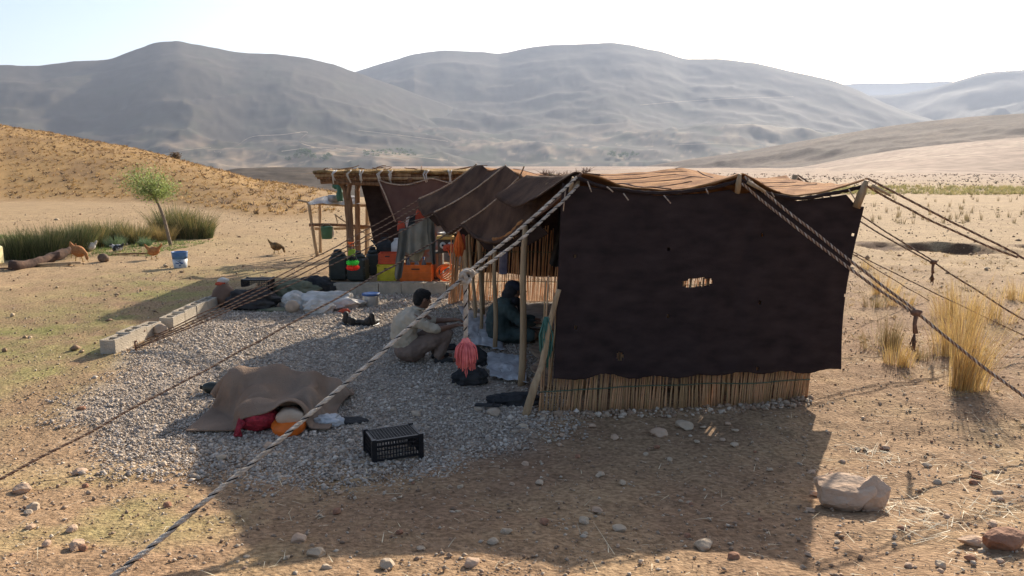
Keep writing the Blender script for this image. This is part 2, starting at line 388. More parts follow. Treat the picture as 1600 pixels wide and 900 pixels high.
def mtn_col(x, y, z, t, rd):
    n = fbm(x / 350, y / 350, 5, 3); n2 = fbm(x / 90, y / 90, 5, 8); n3 = fbm(x / 30, y / 60, 4, 18)
    c = np.tile(np.array([[.085, .072, .055]]), (len(x), 1))
    c = mixn(c, [.42, .31, .20], (.50 - t * 1.55) * 1.5 + n * 1.1)  # warm low, dark high: shade on the upper slopes is painted into the colour
    c = mixn(c, [.075, .07, .05], (n2 + .03) * 3.0 * (1 - .4 * t)); c = mixn(c, [.44, .31, .19], np.clip(fbm(x / 140, y / 220, 4, 70) * 3 - .25, 0, .85) * (1 - sstep(.3, .65, t)))
    c = mixn(c, [.52, .39, .25], np.clip(n3 * 1.6 - .35, 0, .5) * (1 - sstep(.35, .6, t)))
    c = mixn(c, [.13, .17, .07], np.clip(fbm(x / 160, y / 160, 3, 77) * 2.4 - .7, 0, .7) * (t < .25))
    c = mixn(c, [.07, .075, .045], np.clip(fbm(x / 70, y / 110, 4, 71) * 3.2 - .35, 0, .8) * (1 - sstep(.4, .8, t)))
    return c * (1 + .25 * n2 + .25 * (rd - .5))[:, None]
M_mtn = mat('mountain_rock', (.85, .85, .85), .95, (1.15, 1.15, 1.15), .02, 8, .3, .7, attr=True, spec=.05)
M_hill = mat('hill_soil', (.7, .7, .7), .95, (1.2, 1.2, 1.2), .25, 8, .35, .65, attr=True, spec=.05)
sky_l = [(-700, 150), (-400, 120), (-150, 112), (0, 101), (60, 103), (100, 97), (170, 93), (210, 78), (245, 66), (280, 64), (320, 72), (370, 82), (430, 84), (480, 90), (520, 100), (552, 112), (620, 135), (700, 165), (800, 205), (900, 240)]
lm = patch('mountain_left', sky_l, 3300, 1000, -95, M_mtn, mtn_col, 95, 1000, 'long brown mountain with rounded summit on the left', 1.75, 480, 110, seed=5, rough_sky=3)
sky_m = [(300, 200), (420, 150), (500, 125), (552, 113), (600, 98), (650, 84), (690, 79), (740, 80), (780, 84), (830, 74), (860, 70), (900, 69), (955, 66), (985, 70), (1040, 82), (1070, 92), (1130, 92), (1180, 98), (1240, 112), (1300, 125), (1340, 140), (1380, 160), (1430, 180), (1480, 192), (1600, 212), (1750, 235)]
mm = patch('mountain_middle', sky_m, 4300, 1100, -95, M_mtn, mtn_col, 95, 1100, 'broad hazy mountain ridge behind the black tent', 1.7, 600, 110, seed=23, rough_sky=3)
fr = patch('mountain_far', [(1200, 150), (1300, 134), (1340, 130), (1400, 130), (1480, 127), (1540, 133), (1700, 140)], 8500, 6200, -95, M_mtn, mtn_col, 200, 1500, 'faint farthest mountain seen through the gap on the right', 1.2, 200, 40, seed=31)
rm_ = patch('mountain_right', [(1250, 175), (1340, 150), (1400, 148), (1450, 140), (1500, 125), (1540, 113), (1600, 109), (1700, 100), (1900, 96), (2300, 130)], 5400, 2300, -95, M_mtn, mtn_col, 220, 1200, 'pale hazy mountain rising at the right edge', 1.2, 260, 50, seed=41)
def rh_col(x, y, z, t, rd):
    n = fbm(x / 60, y / 60, 5, 13); n2 = fbm(x / 9, y / 9, 4, 14)
    c = np.tile(np.array([[.10, .07, .055]]), (len(x), 1)); c = mixn(c, [.20, .14, .10], n * 1.4); c = mixn(c, [.14, .11, .08], n2 * 1.2)
    return c
patch('hill_right', [(780, 282), (900, 272), (1000, 262), (1080, 248), (1150, 239), (1220, 226), (1300, 212), (1380, 198), (1450, 189), (1520, 182), (1600, 177), (1750, 165), (2000, 150), (2400, 160)], 1000, 430, -12, M_hill, rh_col, 12, 170, 'bare brown hill rising to the right beyond the plain', 1.0, 360, 60, seed=51)
def fs_col(x, y, z, t, rd):
    n = fbm(x / 80, y / 25, 4, 15); c = np.tile(np.array([[.37, .265, .20]]), (len(x), 1)); c = mixn(c, [.48, .37, .27], n * 1.6); c = mixn(c, [.22, .16, .12], -n * 1.1)
    fur = (np.abs(x / y - .345) < .045) * (.5 + .5 * np.sin(x / 2.6)); return mixn(c, [.17, .13, .11], fur * .6 * sstep(.1, .3, t) * (t < .9))
patch('field_slope', [(600, 292), (720, 286), (850, 281), (1000, 272), (1150, 268), (1250, 262), (1320, 248), (1400, 234), (1480, 225), (1600, 214), (1800, 200), (2200, 200)], 560, 200, -1, M_hill, fs_col, 3, 90, 'pale pinkish field slope with furrows beyond the plain', 1.0, 360, 40, seed=61)
def gh_col(x, y, z, t, rd):
    n = fbm(x / 20, y / 20, 5, 16); n2 = fbm(x / 2, y / 2, 3, 17); c = np.tile(np.array([[.085, .068, .055]]), (len(x), 1)); c = mixn(c, [.16, .12, .085], n); return mixn(c, [.10, .08, .06], n2 * 1.3)
patch('hill_grey', [(250, 292), (320, 272), (370, 263), (430, 261), (520, 262), (620, 268), (720, 276), (850, 287)], 260, 120, -7, M_hill, gh_col, 2, 40, 'dark grey gravelly rise behind the left hill', 1.0, 300, 50, seed=71)

# ---------------------------------------------------------------- dirt tracks draped over the mountains
dg = bpy.context.evaluated_depsgraph_get()
bvhs = []
for o in (lm, mm):
    me = o.data; bvhs.append(BVHTree.FromPolygons([v.co[:] for v in me.vertices], [p.vertices[:] for p in me.polygons]))
def drape(px, py):
    best = None
    for b in bvhs:
        h = b.ray_cast(Vector((0, 0, CAM_H)), ray(px, py).normalized())
        if h[0] is not None and (best is None or h[3] < best[1]): best = (h[0], h[3])
    return best
M_road = mat('pale_track', (.40, .32, .22), .95, spec=.05)
tracks = [([(330, 255), (345, 240), (335, 238), (352, 222)], 5), ([(372, 228), (395, 215), (440, 212), (480, 208), (470, 225), (540, 240), (640, 252)], 9), ([(440, 238), (500, 232), (560, 238), (700, 252)], 9),
          ([(255, 243), (290, 236), (330, 232)], 5), ([(1000, 165), (1060, 160), (1140, 155), (1240, 152)], 7), ([(1050, 228), (1120, 226), (1200, 230)], 6), ([(560, 205), (620, 212), (700, 222)], 6)]
for k, (pl, wdt) in enumerate(tracks):
    pts = catmull([(p[0], p[1], 0) for p in pl], 14); H = []
    for p in pts:
        h = drape(p.x, p.y)
        if h: H.append(h[0])
    if len(H) < 4: continue
    segs = []; cur = [H[0]]
    for a, b in zip(H, H[1:]):
        if (b - a).length < 260: cur.append(b)
        else: segs.append(cur); cur = [b]
    segs.append(cur); mb = MB()
    for sg in segs:
        if len(sg) < 3: continue
        vs = []
        for i, p in enumerate(sg):
            w2 = wdt * .55; vs += [p + Vector((0, -w2 / 2 , 2)), p + Vector((0, w2 / 2, 2 + w2 * .35))]
        mb.add(vs, [(2 * i, 2 * i + 1, 2 * i + 3, 2 * i + 2) for i in range(len(sg) - 1)])
    if mb.f: tag(mb.build('dirt_track', M_road), 'pale dirt track winding over the hazy mountainside', kind='structure')

# ---------------------------------------------------------------- haze
mb = MB(); mb.box((0, 5500, 230), (28000, 17500, 860))
hz = mb.build('haze', None) if False else None
me = bpy.data.meshes.new('haze'); me.from_pydata(mb.v, [], mb.f); hz = link(bpy.data.objects.new('haze', me)); tag(hz, 'thin pale morning haze filling the valley', kind='stuff')
hm = bpy.data.materials.new('haze_air'); hm.use_nodes = True; hn = hm.node_tree
hn.nodes.remove(hn.nodes['Principled BSDF']); pv = hn.nodes.new('ShaderNodeVolumePrincipled')
pv.inputs['Color'].default_value = (.70, .80, 1, 1); pv.inputs['Density'].default_value = HAZE; pv.inputs['Anisotropy'].default_value = .26
hn.links.new(pv.outputs[0], hn.nodes['Material Output'].inputs['Volume']); me.materials.append(hm)
# ================================================================== MATERIALS
M_wood = mat('pole_wood', (.33, .22, .12), .8, (.48, .34, .20), 4, 6, stretch=(6, 6, .7), bump=.5, bscale=20)
M_wood_d = mat('weathered_wood', (.14, .07, .035), .85, (.30, .17, .09), 4, 6, stretch=(6, 6, .7), bump=.6, bscale=20)
M_reed = mat('reed', (.62, .37, .19), .6, (.86, .58, .33), 9, 4, stretch=(1, 1, .5), attr=True, transl=.25)
M_black = mat('goat_hair_cloth', (.027, .018, .017), .95, (.053, .035, .031), 5, 8, .3, .72, bump=.45, bscale=120, stretch=(1, 1, 2.2), spec=.1)
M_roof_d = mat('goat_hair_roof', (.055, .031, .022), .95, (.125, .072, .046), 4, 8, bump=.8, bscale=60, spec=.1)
M_roof_l = mat('dusty_sunlit_roof_cloth', (.24, .10, .038), .95, (.48, .235, .09), 5, 9, bump=.8, bscale=60, spec=.1)  # dust tone, with the orange of sunlit cloth also put into the colour
M_cord = mat('light_cord', (.50, .40, .30), .9, (.30, .2, .14), 30, 3)
M_cream = mat('cream_rope', (.72, .63, .52), .85, (.42, .34, .26), 14, 4, bump=.8, bscale=200)
M_ropeblk = mat('black_rope_yarn', (.02, .016, .014), .9)
M_ropebr = mat('brown_rope_yarn', (.22, .12, .075), .9, (.12, .07, .05), 30, 3)
M_ropetan = mat('tan_rope_yarn', (.48, .34, .22), .9, (.34, .22, .14), 30, 3)
M_pink = mat('pink_wool', (.80, .23, .21), .9, (.62, .13, .13), 20, 3)
M_wire = mat('green_cord', (.10, .14, .09), .8)
M_block = mat('concrete_block', (.42, .36, .28), .95, (.54, .47, .37), 7, 8, bump=.9, bscale=60, spec=.1)

# ================================================================== THE TENT
tent = empty('nomad_tent', (1.4, 7.2, g1(1.4, 7.2)), 'long black goat hair tent with one open side, held up by wooden poles and ropes', 'tent')
T0 = Vector(tent.location)
def rel(p): return Vector(p) - T0
def shell(name, P, m, thick=.008, parent=tent, holes=None, smooth=True, base=None, nz=0, nsc=.15, mats=None, midx=None):
    """P: (nu, nv, 3) array of points -> cloth with real thickness"""
    P = np.asarray(P, float); nu, nv = P.shape[:2]
    if nz:
        for i in range(nu):
            for j in range(nv):
                q = Vector(P[i, j]); n = mnoise.noise(q / nsc) + .5 * mnoise.noise(q / nsc * 2.3)
                P[i, j, 1] += n * nz; P[i, j, 2] += n * nz * .5
    Fc = grid_faces(nu, nv)
    if holes is not None: Fc = Fc[~holes[Fc].any(1)]
    V = P.reshape(-1, 3) - (np.array(base if base is not None else T0)[None])
    o = fast_mesh(name, V, Fc, m, parent, smooth)
    s = o.modifiers.new('thickness', 'SOLIDIFY'); s.thickness = thick; s.offset = 0
    return o

# front wall cloth (hangs from the front edge of the roof down to shin height)
NU, NV = 220, 110
txp = [865, 880, 893, 905, 960, 1030, 1100, 1140, 1150, 1168, 1185, 1245, 1300, 1322, 1336, 1352]
typ = [284, 286, 296, 290, 297, 306, 302, 296, 302, 302, 296, 314, 307, 304, 320, 324]
bxp = [865, 890, 940, 1000, 1060, 1100, 1150, 1200, 1260, 1318]; byp = [593, 596, 587, 590, 587, 586, 583, 584, 583, 577]
P = np.zeros((NU, NV, 3)); hol = np.zeros((NU, NV), bool)
for i in range(NU):
    u = i / (NU - 1); ptx = 878 + (1350 - 878) * u; pbx = 865 + (1318 - 865) * u
    top = D(ptx, np.interp(ptx, txp, typ), 7.30); bot = D(pbx, np.interp(pbx, bxp, byp), 6.84 + .30 * u)
    bot.z += .012 * math.sin(u * 41) + .008 * mnoise.noise(Vector((u * 60, 0, 3)))
    for j in range(NV):
        v = j / (NV - 1); p = top.lerp(bot, v)
        p.x -= .045 * math.sin(v * math.pi) * (1 if u > .97 else 0) * 0
        p.x -= .07 * math.sin(v * math.pi * .9) * sstep(.7, 1, u)      # right edge bows inward
        p.y += .035 * math.sin(u * 9 + .6) * v + .012 * math.sin(u * 31 + v * 3) * v - .05 * math.sin(v * math.pi) * 0 + .02 * math.exp(-((u - .62) / .02) ** 2) * (1 - v)
        P[i, j] = p
        # worn holes
        X_, Z_ = p.x, p.z
        c1 = D(1090, 442, 7.12); c2 = D(968, 555, 7.0)
        a = ((X_ - c1.x) + .0) / .135; b = ((Z_ - c1.z) - .10 * (X_ - c1.x)) / .034
        if a * a + b * b < 1: hol[i, j] = True
        if (i * 7919 + j * 104729) % 2741 == 5 and v > .06: hol[i, j] = True
        if ((X_ - c2.x) / .02) ** 2 + ((Z_ - c2.z) / .035) ** 2 < 1: hol[i, j] = True
fw = shell('wall_cloth', P, M_black, .008, holes=hol.ravel(), nz=.004, nsc=.3)
tag(fw, 'black woven cloth wall with a small torn hole')

# roof: row tables (X, z) at given Y, interpolated
posts_xy = [(.66, 7.4, .0), (2.17, 7.4, .05), (3.36, 7.35, .04), (2.38, 11.0, .035), (4.02, 11.0, .05), (-.08, 9.8, .04), (-.51, 11.2, .04)]
frontX = []; frontZ = []
for px, py in ((903, 276), (925, 284), (950, 290), (990, 296), (1030, 299), (1075, 296), (1110, 291), (1140, 284), (1156, 279), (1172, 286), (1200, 299), (1222, 305), (1245, 307), (1280, 303), (1310, 297), (1335, 292), (1354, 286)):
    q = D(px, py, 7.32); frontX.append(q.x); frontZ.append(q.z)
nu, nv = 120, 70; P = np.zeros((nu, nv, 3))
def ridgeX(y): return float(np.interp(y, [7.4, 8.1, 9.0, 9.8, 11.2, 12.1, 13], [.66, .39, .11, -.08, -.51, -.76, -.8]))
def ridgeZ(y): return float(np.interp(y, [7.35, 8.1, 9.0, 9.8, 10.5, 11.2, 12.1, 13.0], [2.2, 2.10, 2.14, 2.24, 2.19, 2.25, 1.96, 1.63]))
for i in range(nu):
    u = i / (nu - 1)
    for j in range(nv):
        v = j / (nv - 1); y = 7.32 + (13.0 - 7.32) * v
        xl = ridgeX(y) + .0; xr = 3.37 + (4.15 - 3.37) * v; x = xl + (xr - xl) * u
        xf = frontX[0] + (frontX[-1] - frontX[0]) * u; zf = np.interp(xf, frontX, frontZ)
        # middle row near y=11 and rear eave
        sg = abs(math.sin(math.pi * (np.interp(x, [ridgeX(11), 2.38, 4.0], [0, 1, 2]))))
        zm = np.interp(x, [ridgeX(11), 2.38, 4.02], [2.19, 2.21, 2.10]) - .05 * sg
        zb = 1.62 - .12 * abs(math.sin(u * math.pi * 3))
        if y < 11:
            t = (y - 7.32) / 3.68; z = zf * (1 - t) + zm * t - .035 * math.sin(t * math.pi)
        else:
            t = (y - 11) / 2.0; z = zm * (1 - t) + zb * t - .06 * math.sin(t * math.pi)
        for (ax, ay, k) in posts_xy: z += k * math.exp(-((x - ax) ** 2 + (y - ay) ** 2) / .10)
        kk = float(sstep(0, .16, u)); z = ridgeZ(y) * (1 - kk) + z * kk
        y += .05 * math.sin(u * math.pi * 2.0) ** 2 * (1 - v)
        z += .02 * mnoise.noise(Vector((x * 2, y * 2, 5)))
        P[i, j] = (x, y, z)
for (j_, i0, i1) in ((10, 2, 60), (19, 8, 118), (30, 3, 117), (40, 10, 80)):
    MB().tube([rel(Vector(P[i, j_]) + Vector((0, 0, .008))) for i in range(i0, i1, 2)], .007, 5, wob=.8).build('roof_seam', M_ropebr, tent)
for i_ in (38, 84):
    MB().tube([rel(Vector(P[i_, j]) + Vector((0, 0, .01))) for j in range(1, 44, 2)], .009, 5, wob=.8).build('roof_seam', M_ropebr, tent)
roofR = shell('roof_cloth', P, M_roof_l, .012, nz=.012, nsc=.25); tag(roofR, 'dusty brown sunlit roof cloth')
# small worn slits in the roof are left to the material; dark front hem of the roof
hem = MB(); hp = [D(px, py + 3, 7.27) for px, py in ((893, 284), (903, 276), (925, 284), (950, 290), (990, 296), (1030, 299), (1075, 296), (1110, 291), (1140, 284), (1156, 279), (1172, 286), (1200, 299), (1245, 307), (1280, 303), (1310, 297), (1335, 292), (1354, 286))]
hem.tube([rel(p) for p in catmull(hp, 5)], .018, 7, wob=.6); hem.build('roof_hem', M_black, tent)

# left roof slope (ridge -> open-side eave), sagging between the laid cords
RT = [(7.35, .66, 2.20), (8.1, .39, 2.11), (9.0, .11, 2.15), (9.8, -.08, 2.26), (10.5, -.28, 2.20), (11.2, -.51, 2.27), (12.1, -.76, 1.97), (13.0, -.80, 1.64)]
ET = [(7.55, .22, 1.74), (7.85, .12, 1.70), (8.4, -.04, 1.50), (9.0, -.22, 1.39), (9.7, -.46, 1.38), (10.2, -.67, 1.49), (10.5, -.86, 1.36), (10.9, -1.10, 1.60), (11.3, -1.28, 1.55), (11.8, -1.42, 1.75), (12.4, -1.30, 1.62), (13.0, -1.15, 1.50)]
def tab(T, s):
    n = len(T); f = s * (n - 1)
    pts = [Vector((t[1], t[0], t[2])) for t in T]; i = min(int(f), n - 2); t = f - i
    a = pts[max(i - 1, 0)]; b = pts[i]; c = pts[i + 1]; d = pts[min(i + 2, n - 1)]
    return .5 * ((2 * b) + (c - a) * t + (2 * a - 5 * b + 4 * c - d) * t * t + (3 * b - a - 3 * c + d) * t ** 3)
def atY(T, Y):
    lo, hi = 0., 1.
    for _ in range(30):
        m = (lo + hi) / 2
        if tab(T, m).y < Y: lo = m
        else: hi = m
    return tab(T, lo)
cordsY = [(7.35, 7.7), (9.0, 10.2), (9.8, 10.9), (11.2, 11.8), (13.0, 13.0)]
RY = [c[0] for c in cordsY]; EY = [c[1] for c in cordsY]
nu, nv = 170, 46; P = np.zeros((nu, nv, 3))
for i in range(nu):
    s = i / (nu - 1) * 4; k = min(int(s), 3); fr_ = s - k
    ry = np.interp(s, range(5), RY); ey = np.interp(s, range(5), EY)
    a = atY(RT, ry); b = atY(ET, ey)
    for j in range(nv):
        v = j / (nv - 1); p = a.lerp(b, v)
        p.z -= (.10 if k == 0 else .05) * math.sin(math.pi * fr_) * math.sin(math.pi * min(1, v * 1.0)) + .05 * math.sin(v * math.pi)
        if k == 0: p.z += .05 * math.sin(v * 14 + fr_ * 3) * math.sin(math.pi * fr_) * (v < .55) * (1 - v)
        p.z += .015 * mnoise.noise(Vector((p.x * 3, p.y * 3, 2)))
        P[i, j] = p
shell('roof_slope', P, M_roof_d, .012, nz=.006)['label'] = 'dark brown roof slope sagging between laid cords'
for (ry, ey) in cordsY[1:4]:
    a = atY(RT, ry); b = atY(ET, ey); pts = []
    for j in range(25):
        v = j / 24; p = a.lerp(b, v); p.z += .022 - .05 * math.sin(v * math.pi); pts.append(rel(p))
    MB().tube(pts, .011, 6, wob=.6).build('roof_cord', M_cord, tent)
# pale bound hem of the front-left roof edge and rolled eave hem
a = atY(RT, 7.35); b = atY(ET, 7.7); pts = [rel(a.lerp(b, j / 20) + Vector((0, -.02, .012 - .16 * math.sin(math.pi * j / 20) * .3))) for j in range(21)]
MB().tube(pts, .016, 6, wob=.6).build('roof_cord', M_ropebr, tent)
pts = [rel(tab(ET, j / 90)) for j in range(91)]
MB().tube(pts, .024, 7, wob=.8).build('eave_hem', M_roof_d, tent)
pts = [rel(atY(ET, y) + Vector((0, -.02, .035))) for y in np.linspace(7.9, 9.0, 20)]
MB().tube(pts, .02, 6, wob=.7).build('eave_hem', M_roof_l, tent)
# layered fold of spare cloth lying over the ridge, with a frayed rim
P = np.zeros((50, 16, 3))
for i in range(50):
    u = i / 49; y = 7.5 + 1.3 * u; a = atY(RT, y)
    for j in range(16):
        v = j / 15; P[i, j] = (a.x + .25 - .62 * v, y, a.z + .035 + .05 * math.sin(u * math.pi) - .06 * abs(v - .4) - .34 * max(0, v - .4) - .10 * math.sin(u * 3.14) * v)
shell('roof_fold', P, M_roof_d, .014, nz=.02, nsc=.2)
n = 260; yy = rng.uniform(7.5, 8.8, n); bp = np.array([(lambda a: (a.x + .16, y, a.z + .05))(atY(RT, y)) for y in yy]); tp = bp + np.stack([rng.normal(0, .05, n), rng.normal(0, .05, n), rng.uniform(.01, .075, n)], -1)
M_fray = mat('frayed_yarn', (.2, .11, .07), .9)
o = blades('frayed_edge', bp - np.array(T0), tp - np.array(T0), np.full(n, .008), M_fray, np.ones((n, 3)), tent); tag(o, kind='stuff')
# dark inner lining behind the eave
P = np.zeros((60, 10, 3))
for i in range(60):
    a = tab(ET, .02 + .93 * i / 59)
    for j in range(10): v = j / 9; P[i, j] = (a.x + .05 + .1 * v, a.y, a.z - .02 - (.10 + .05 * math.sin(i * .35)) * v)
shell('valance', P, M_black, .01, nz=.015)
# poles. open side poles stand in a row, ridge and front poles carry the peaks
def pole(px0, py0, top, r=.028, m=M_wood, bendy=.02, name='tent_pole', lab=None):
    b = G(px0, py0) if not isinstance(px0, Vector) else px0
    top = Vector(top); pts = []
    for i in range(9):
        t = i / 8; p = b.lerp(top, t); p.x += bendy * math.sin(t * 5 + px0_seed()) ; p.y += bendy * math.cos(t * 4); pts.append(rel(p - Vector((0, 0, .04 * (i == 0)))))
    o = MB().tube(pts, [r * (1.15 - .25 * i / 8) for i in range(9)], 9, wob=.16).build(name, m, tent)
    if lab: o['label'] = lab
    return o
def px0_seed(): return 0.7
pole(812, 603, D(823, 352, 7.85), .033)
pole(771, 548, D(776, 372, 9.25), .026)
pole(750, 520, D(752, 368, 10.3), .022)
pole(741, 503, D(735, 356, 11.0), .022)
pole(728, 486, D(731, 352, 11.6), .03)
# forked slanting pole at the near corner
b = G(820, 648); tp = D(873, 452, 6.98); mid = D(848, 565, 6.9)
o = MB().tube([rel(q) for q in catmull([b - Vector((0, 0, .03)), D(836, 600, 6.78), mid, D(858, 510, 6.93), tp], 4)], [.036] * 5 + [.03] * 6 + [.024] * 6, 9, wob=.2)
o.build('prop_pole', M_wood, tent)['label'] = 'bent slanting prop pole at the near corner'
# ridge and frame poles; their pale cut heads stick out over the cloth
for (q, gx, gy, r) in ((Vector((.62, 7.42, 2.17)), .62, 7.5, .04), (Vector((-.51, 11.2, 2.2)), -.45, 11.4, .035), (Vector((-.76, 12.1, 1.92)), -.75, 12.2, .035),
                       (Vector((2.38, 11.0, 2.22)), 2.38, 11, .045), (Vector((4.02, 11, 2.14)), 4.02, 11, .045), (Vector((4.1, 12.9, 1.62)), 4.1, 12.9, .035), (Vector((1.6, 12.95, 1.6)), 1.6, 12.95, .035), (Vector((-.75, 12.95, 1.6)), -.75, 12.95, .035)):
    pole(Vector((gx, gy, 0)), 0, q, r, bendy=.01)
def plank_pole(bot, top, w, name='front_pole'):
    mb = MB(); t = (top - bot).normalized(); pts = [rel(bot.lerp(top, i / 6)) for i in range(7)]
    mb.tube(pts, [w * .8] * 4 + [w, w * 1.05, w * .6], 8, wob=.1, flat=.6); return mb.build(name, M_wood, tent)
for k_, (gx, head0, head1, w_) in enumerate(((.72, (891, 300), (895, 277), .030), (2.17, (1152, 301), (1156, 272), .042), (2.85, (1338, 324), (1354, 282), .052))):
    h0 = D(*head0, 7.27); h1 = D(*head1, 7.22); pole(Vector((gx, 7.5, 0)), 0, Vector((min(h0.x - .02, 3.12), 7.4, h0.z - .03)), .034, bendy=.005)
    MB().tube([rel(h0), rel(h0.lerp(h1, .5)), rel(h1)], [w_, w_ * 1.0, w_ * .6], 8, wob=.15, flat=.6).build('pole_head', M_wood, tent)
# dark peak of cloth and pole heads at the rear poles
MB().tube([rel(D(1056, 277, 10.9)), rel(D(1061, 265, 10.9))], .05, 7, wob=.3).build('pole_head', M_wood_d, tent)
MB().tube([rel(D(1066, 267, 10.9)), rel(D(1080, 274, 10.8)), rel(D(1092, 276, 10.8)), rel(D(1112, 280, 10.8))], [.03, .02, .035, .02], 7, wob=.5).build('toggle', M_wood_d, tent)
pk = MB(); pv_ = [D(1222, 299, 10.7), D(1246, 280, 10.75), D(1262, 298, 10.7), D(1250, 300, 11.3), D(1232, 298, 11.3)]; pk.add([rel(q) for q in pv_], [(0, 2, 1), (2, 3, 1), (3, 4, 1), (4, 0, 1)])
pk.build('roof_patch', M_roof_d, tent); MB().tube([rel(D(1240, 296, 10.66)), rel(D(1247, 279, 10.74)), rel(D(1265, 297, 10.66))], .03, 6, wob=.5).build('toggle', M_wood_d, tent)
# wooden pins that close wall cloth to roof
for a, b in (((918, 283), (924, 300)), ((948, 292), (958, 300)), ((974, 302), (982, 313)), ((1037, 305), (1048, 318)), ((1103, 295), (1107, 303)), ((1326, 296), (1336, 312)), ((884, 292), (880, 330)), ((1205, 300), (1210, 308))):
    MB().tube([rel(D(*a, 7.22)), rel(D(*b, 7.2))], .006, 5).build('wooden_pin', M_cord, tent)
MB().tube([rel(D(811, 278, 8.3)), rel(D(819, 260, 8.3))], .008, 5).build('wooden_pin', M_wood_d, tent)
for a, b in (((853, 288), (862, 283)), ((857, 272), (868, 273))):
    MB().tube([rel(D(*a, 7.9)), rel(D(*b, 7.95))], .008, 5).build('wooden_pin', M_wood, tent)
# rear and right wall cloths (rear one hangs outside its reed mat and stops above the ground)
def wall(a, b, z0, z1, name, n=60):
    P = np.zeros((n, 20, 3))
    for i in range(n):
        u = i / (n - 1); x = a[0] + (b[0] - a[0]) * u; y = a[1] + (b[1] - a[1]) * u
        zt = z1 - .08 * abs(math.sin(u * math.pi * 3)); zb = z0 + .04 * math.sin(u * 17)
        for j in range(20): v = j / 19; P[i, j] = (x + .02 * math.sin(u * 30 + v * 3), y + .03 * math.sin(u * 25), zt + (zb - zt) * v)
    return shell(name, P, M_black, .008, nz=.01)
wall((-.75, 13.02), (4.15, 13.02), .42, 1.66, 'wall_cloth')
wall((3.17, 7.55), (4.1, 12.9), .35, 1.85, 'wall_cloth')

# ---------------------------------------------------------------- reed screens
def reed_screen(name, path, h, label, step=.018, lean=.06, singles=0, zoff=0, wires=(.25, .6), rr=.0078, gap=0, back=(0, 0)):
    base = Vector((*path[0], g1(*path[0]))); root = empty(name, base, label, 'reed screen', 'reed screens round the tent')
    cum = [0]
    for a, b in zip(path, path[1:]): cum.append(cum[-1] + math.dist(a, b))
    xs = [p[0] for p in path]; ys = [p[1] for p in path]; n = int(cum[-1] / step)
    protos = []
    for k in range(5):
        mb = MB(); hh = h * (1 - .03 * k)
        pts = [Vector((.003 * math.sin(i * 2 + k), .003 * math.cos(i * 3 + k), hh * i / 6)) for i in range(7)]
        mb.tube(pts, [rr * random.uniform(.85, 1.2) for _ in range(7)], 6); 
        me = None; o = mb.build('reed', M_reed, root); me = o.data
        a = me.color_attributes.new('Col', 'FLOAT_COLOR', 'POINT'); c = random.uniform(.62, 1.15); vals = []
        for v in me.vertices: w = c * random.uniform(.9, 1.1); vals += [w, w * (.96 + .06 * (k % 2)), w * .95, 1]
        a.data.foreach_set('color', vals); protos.append(o)
    VV = []; FF = []; CC = []; off = 0
    for i in range(n):
        d = i * step + random.uniform(-.005, .005)
        if i > 5 and random.random() < .09: continue
        x = np.interp(d, cum, xs); y = np.interp(d, cum, ys); z = g1(x, y)
        ln = lean + random.gauss(0, .025) + .04 * math.sin(d * 3.1); l2 = random.gauss(0, .012)
        M = Matrix.Translation(Vector((x, y + random.uniform(-.012, .012), z + zoff - .02 + random.uniform(-.03, .02))) - base) @ Euler((-l2, ln, random.uniform(0, 6.28))).to_matrix().to_4x4()
        l2 = l2 - (back[0] + (back[1] - back[0]) * min(1, d / cum[-1])); M = Matrix.Translation(M.translation) @ Euler((l2, ln, 0)).to_matrix().to_4x4()
        if i < singles:
            o = protos[i] if i < 5 else protos[random.randrange(5)].copy()
            if i >= 5: COL.objects.link(o); o.parent = root
            o.matrix_local = M
        else:
            me = protos[random.randrange(5)].data
            for v in me.vertices: VV.append((M @ v.co)[:])
            for p in me.polygons:
                if len(p.vertices) == 4: FF.append([q + off for q in p.vertices])
            t = random.uniform(.7, 1.15); CC += [[t, t * .97, t * .93]] * len(me.vertices); off += len(me.vertices)
    if singles == 0:
        for o in protos: bpy.data.objects.remove(o)
    if FF:
        o = fast_mesh('reed_panel', np.array(VV), np.array(FF), M_reed, root, True, np.array(CC)); o['kind'] = 'stuff'
    for wz in wires:
        pts = []
        for d in np.linspace(0, cum[-1], 40):
            x = np.interp(d, cum, xs); y = np.interp(d, cum, ys); pts.append(Vector((x, y - .022, g1(x, y) + wz + .04 * math.sin(d * 1.3))) - base)
        MB().tube(pts, .006, 5).build('binding_cord', M_wire, root)
    return root

p0 = G(842, 644); p1 = G(1000, 640); p2 = G(1120, 634); p3 = G(1190, 630); p4 = G(1262, 620)
reed_screen('reed_screen', [p0.xy[:], p1.xy[:], p2.xy[:], p3.xy[:], p4.xy[:]], 1.32, 'pale reed screen standing below the black front cloth of the tent', singles=170, wires=(.2,), lean=.075, back=(.24, .06))
reed_screen('reed_screen', [(-1.05, 12.5), (-.85, 12.85), (.5, 12.9), (2.4, 12.85), (4.0, 12.85)], 1.32, 'reed screen along the rear of the tent with sun shining through its foot', step=.026, wires=(.3, .8), lean=.06)
reed_screen('reed_screen', [(2.98, 7.6), (3.5, 9.5), (3.95, 12.7)], 1.25, 'reed screen closing the right flank of the tent behind the black cloth', step=.024, wires=(.3, .8))

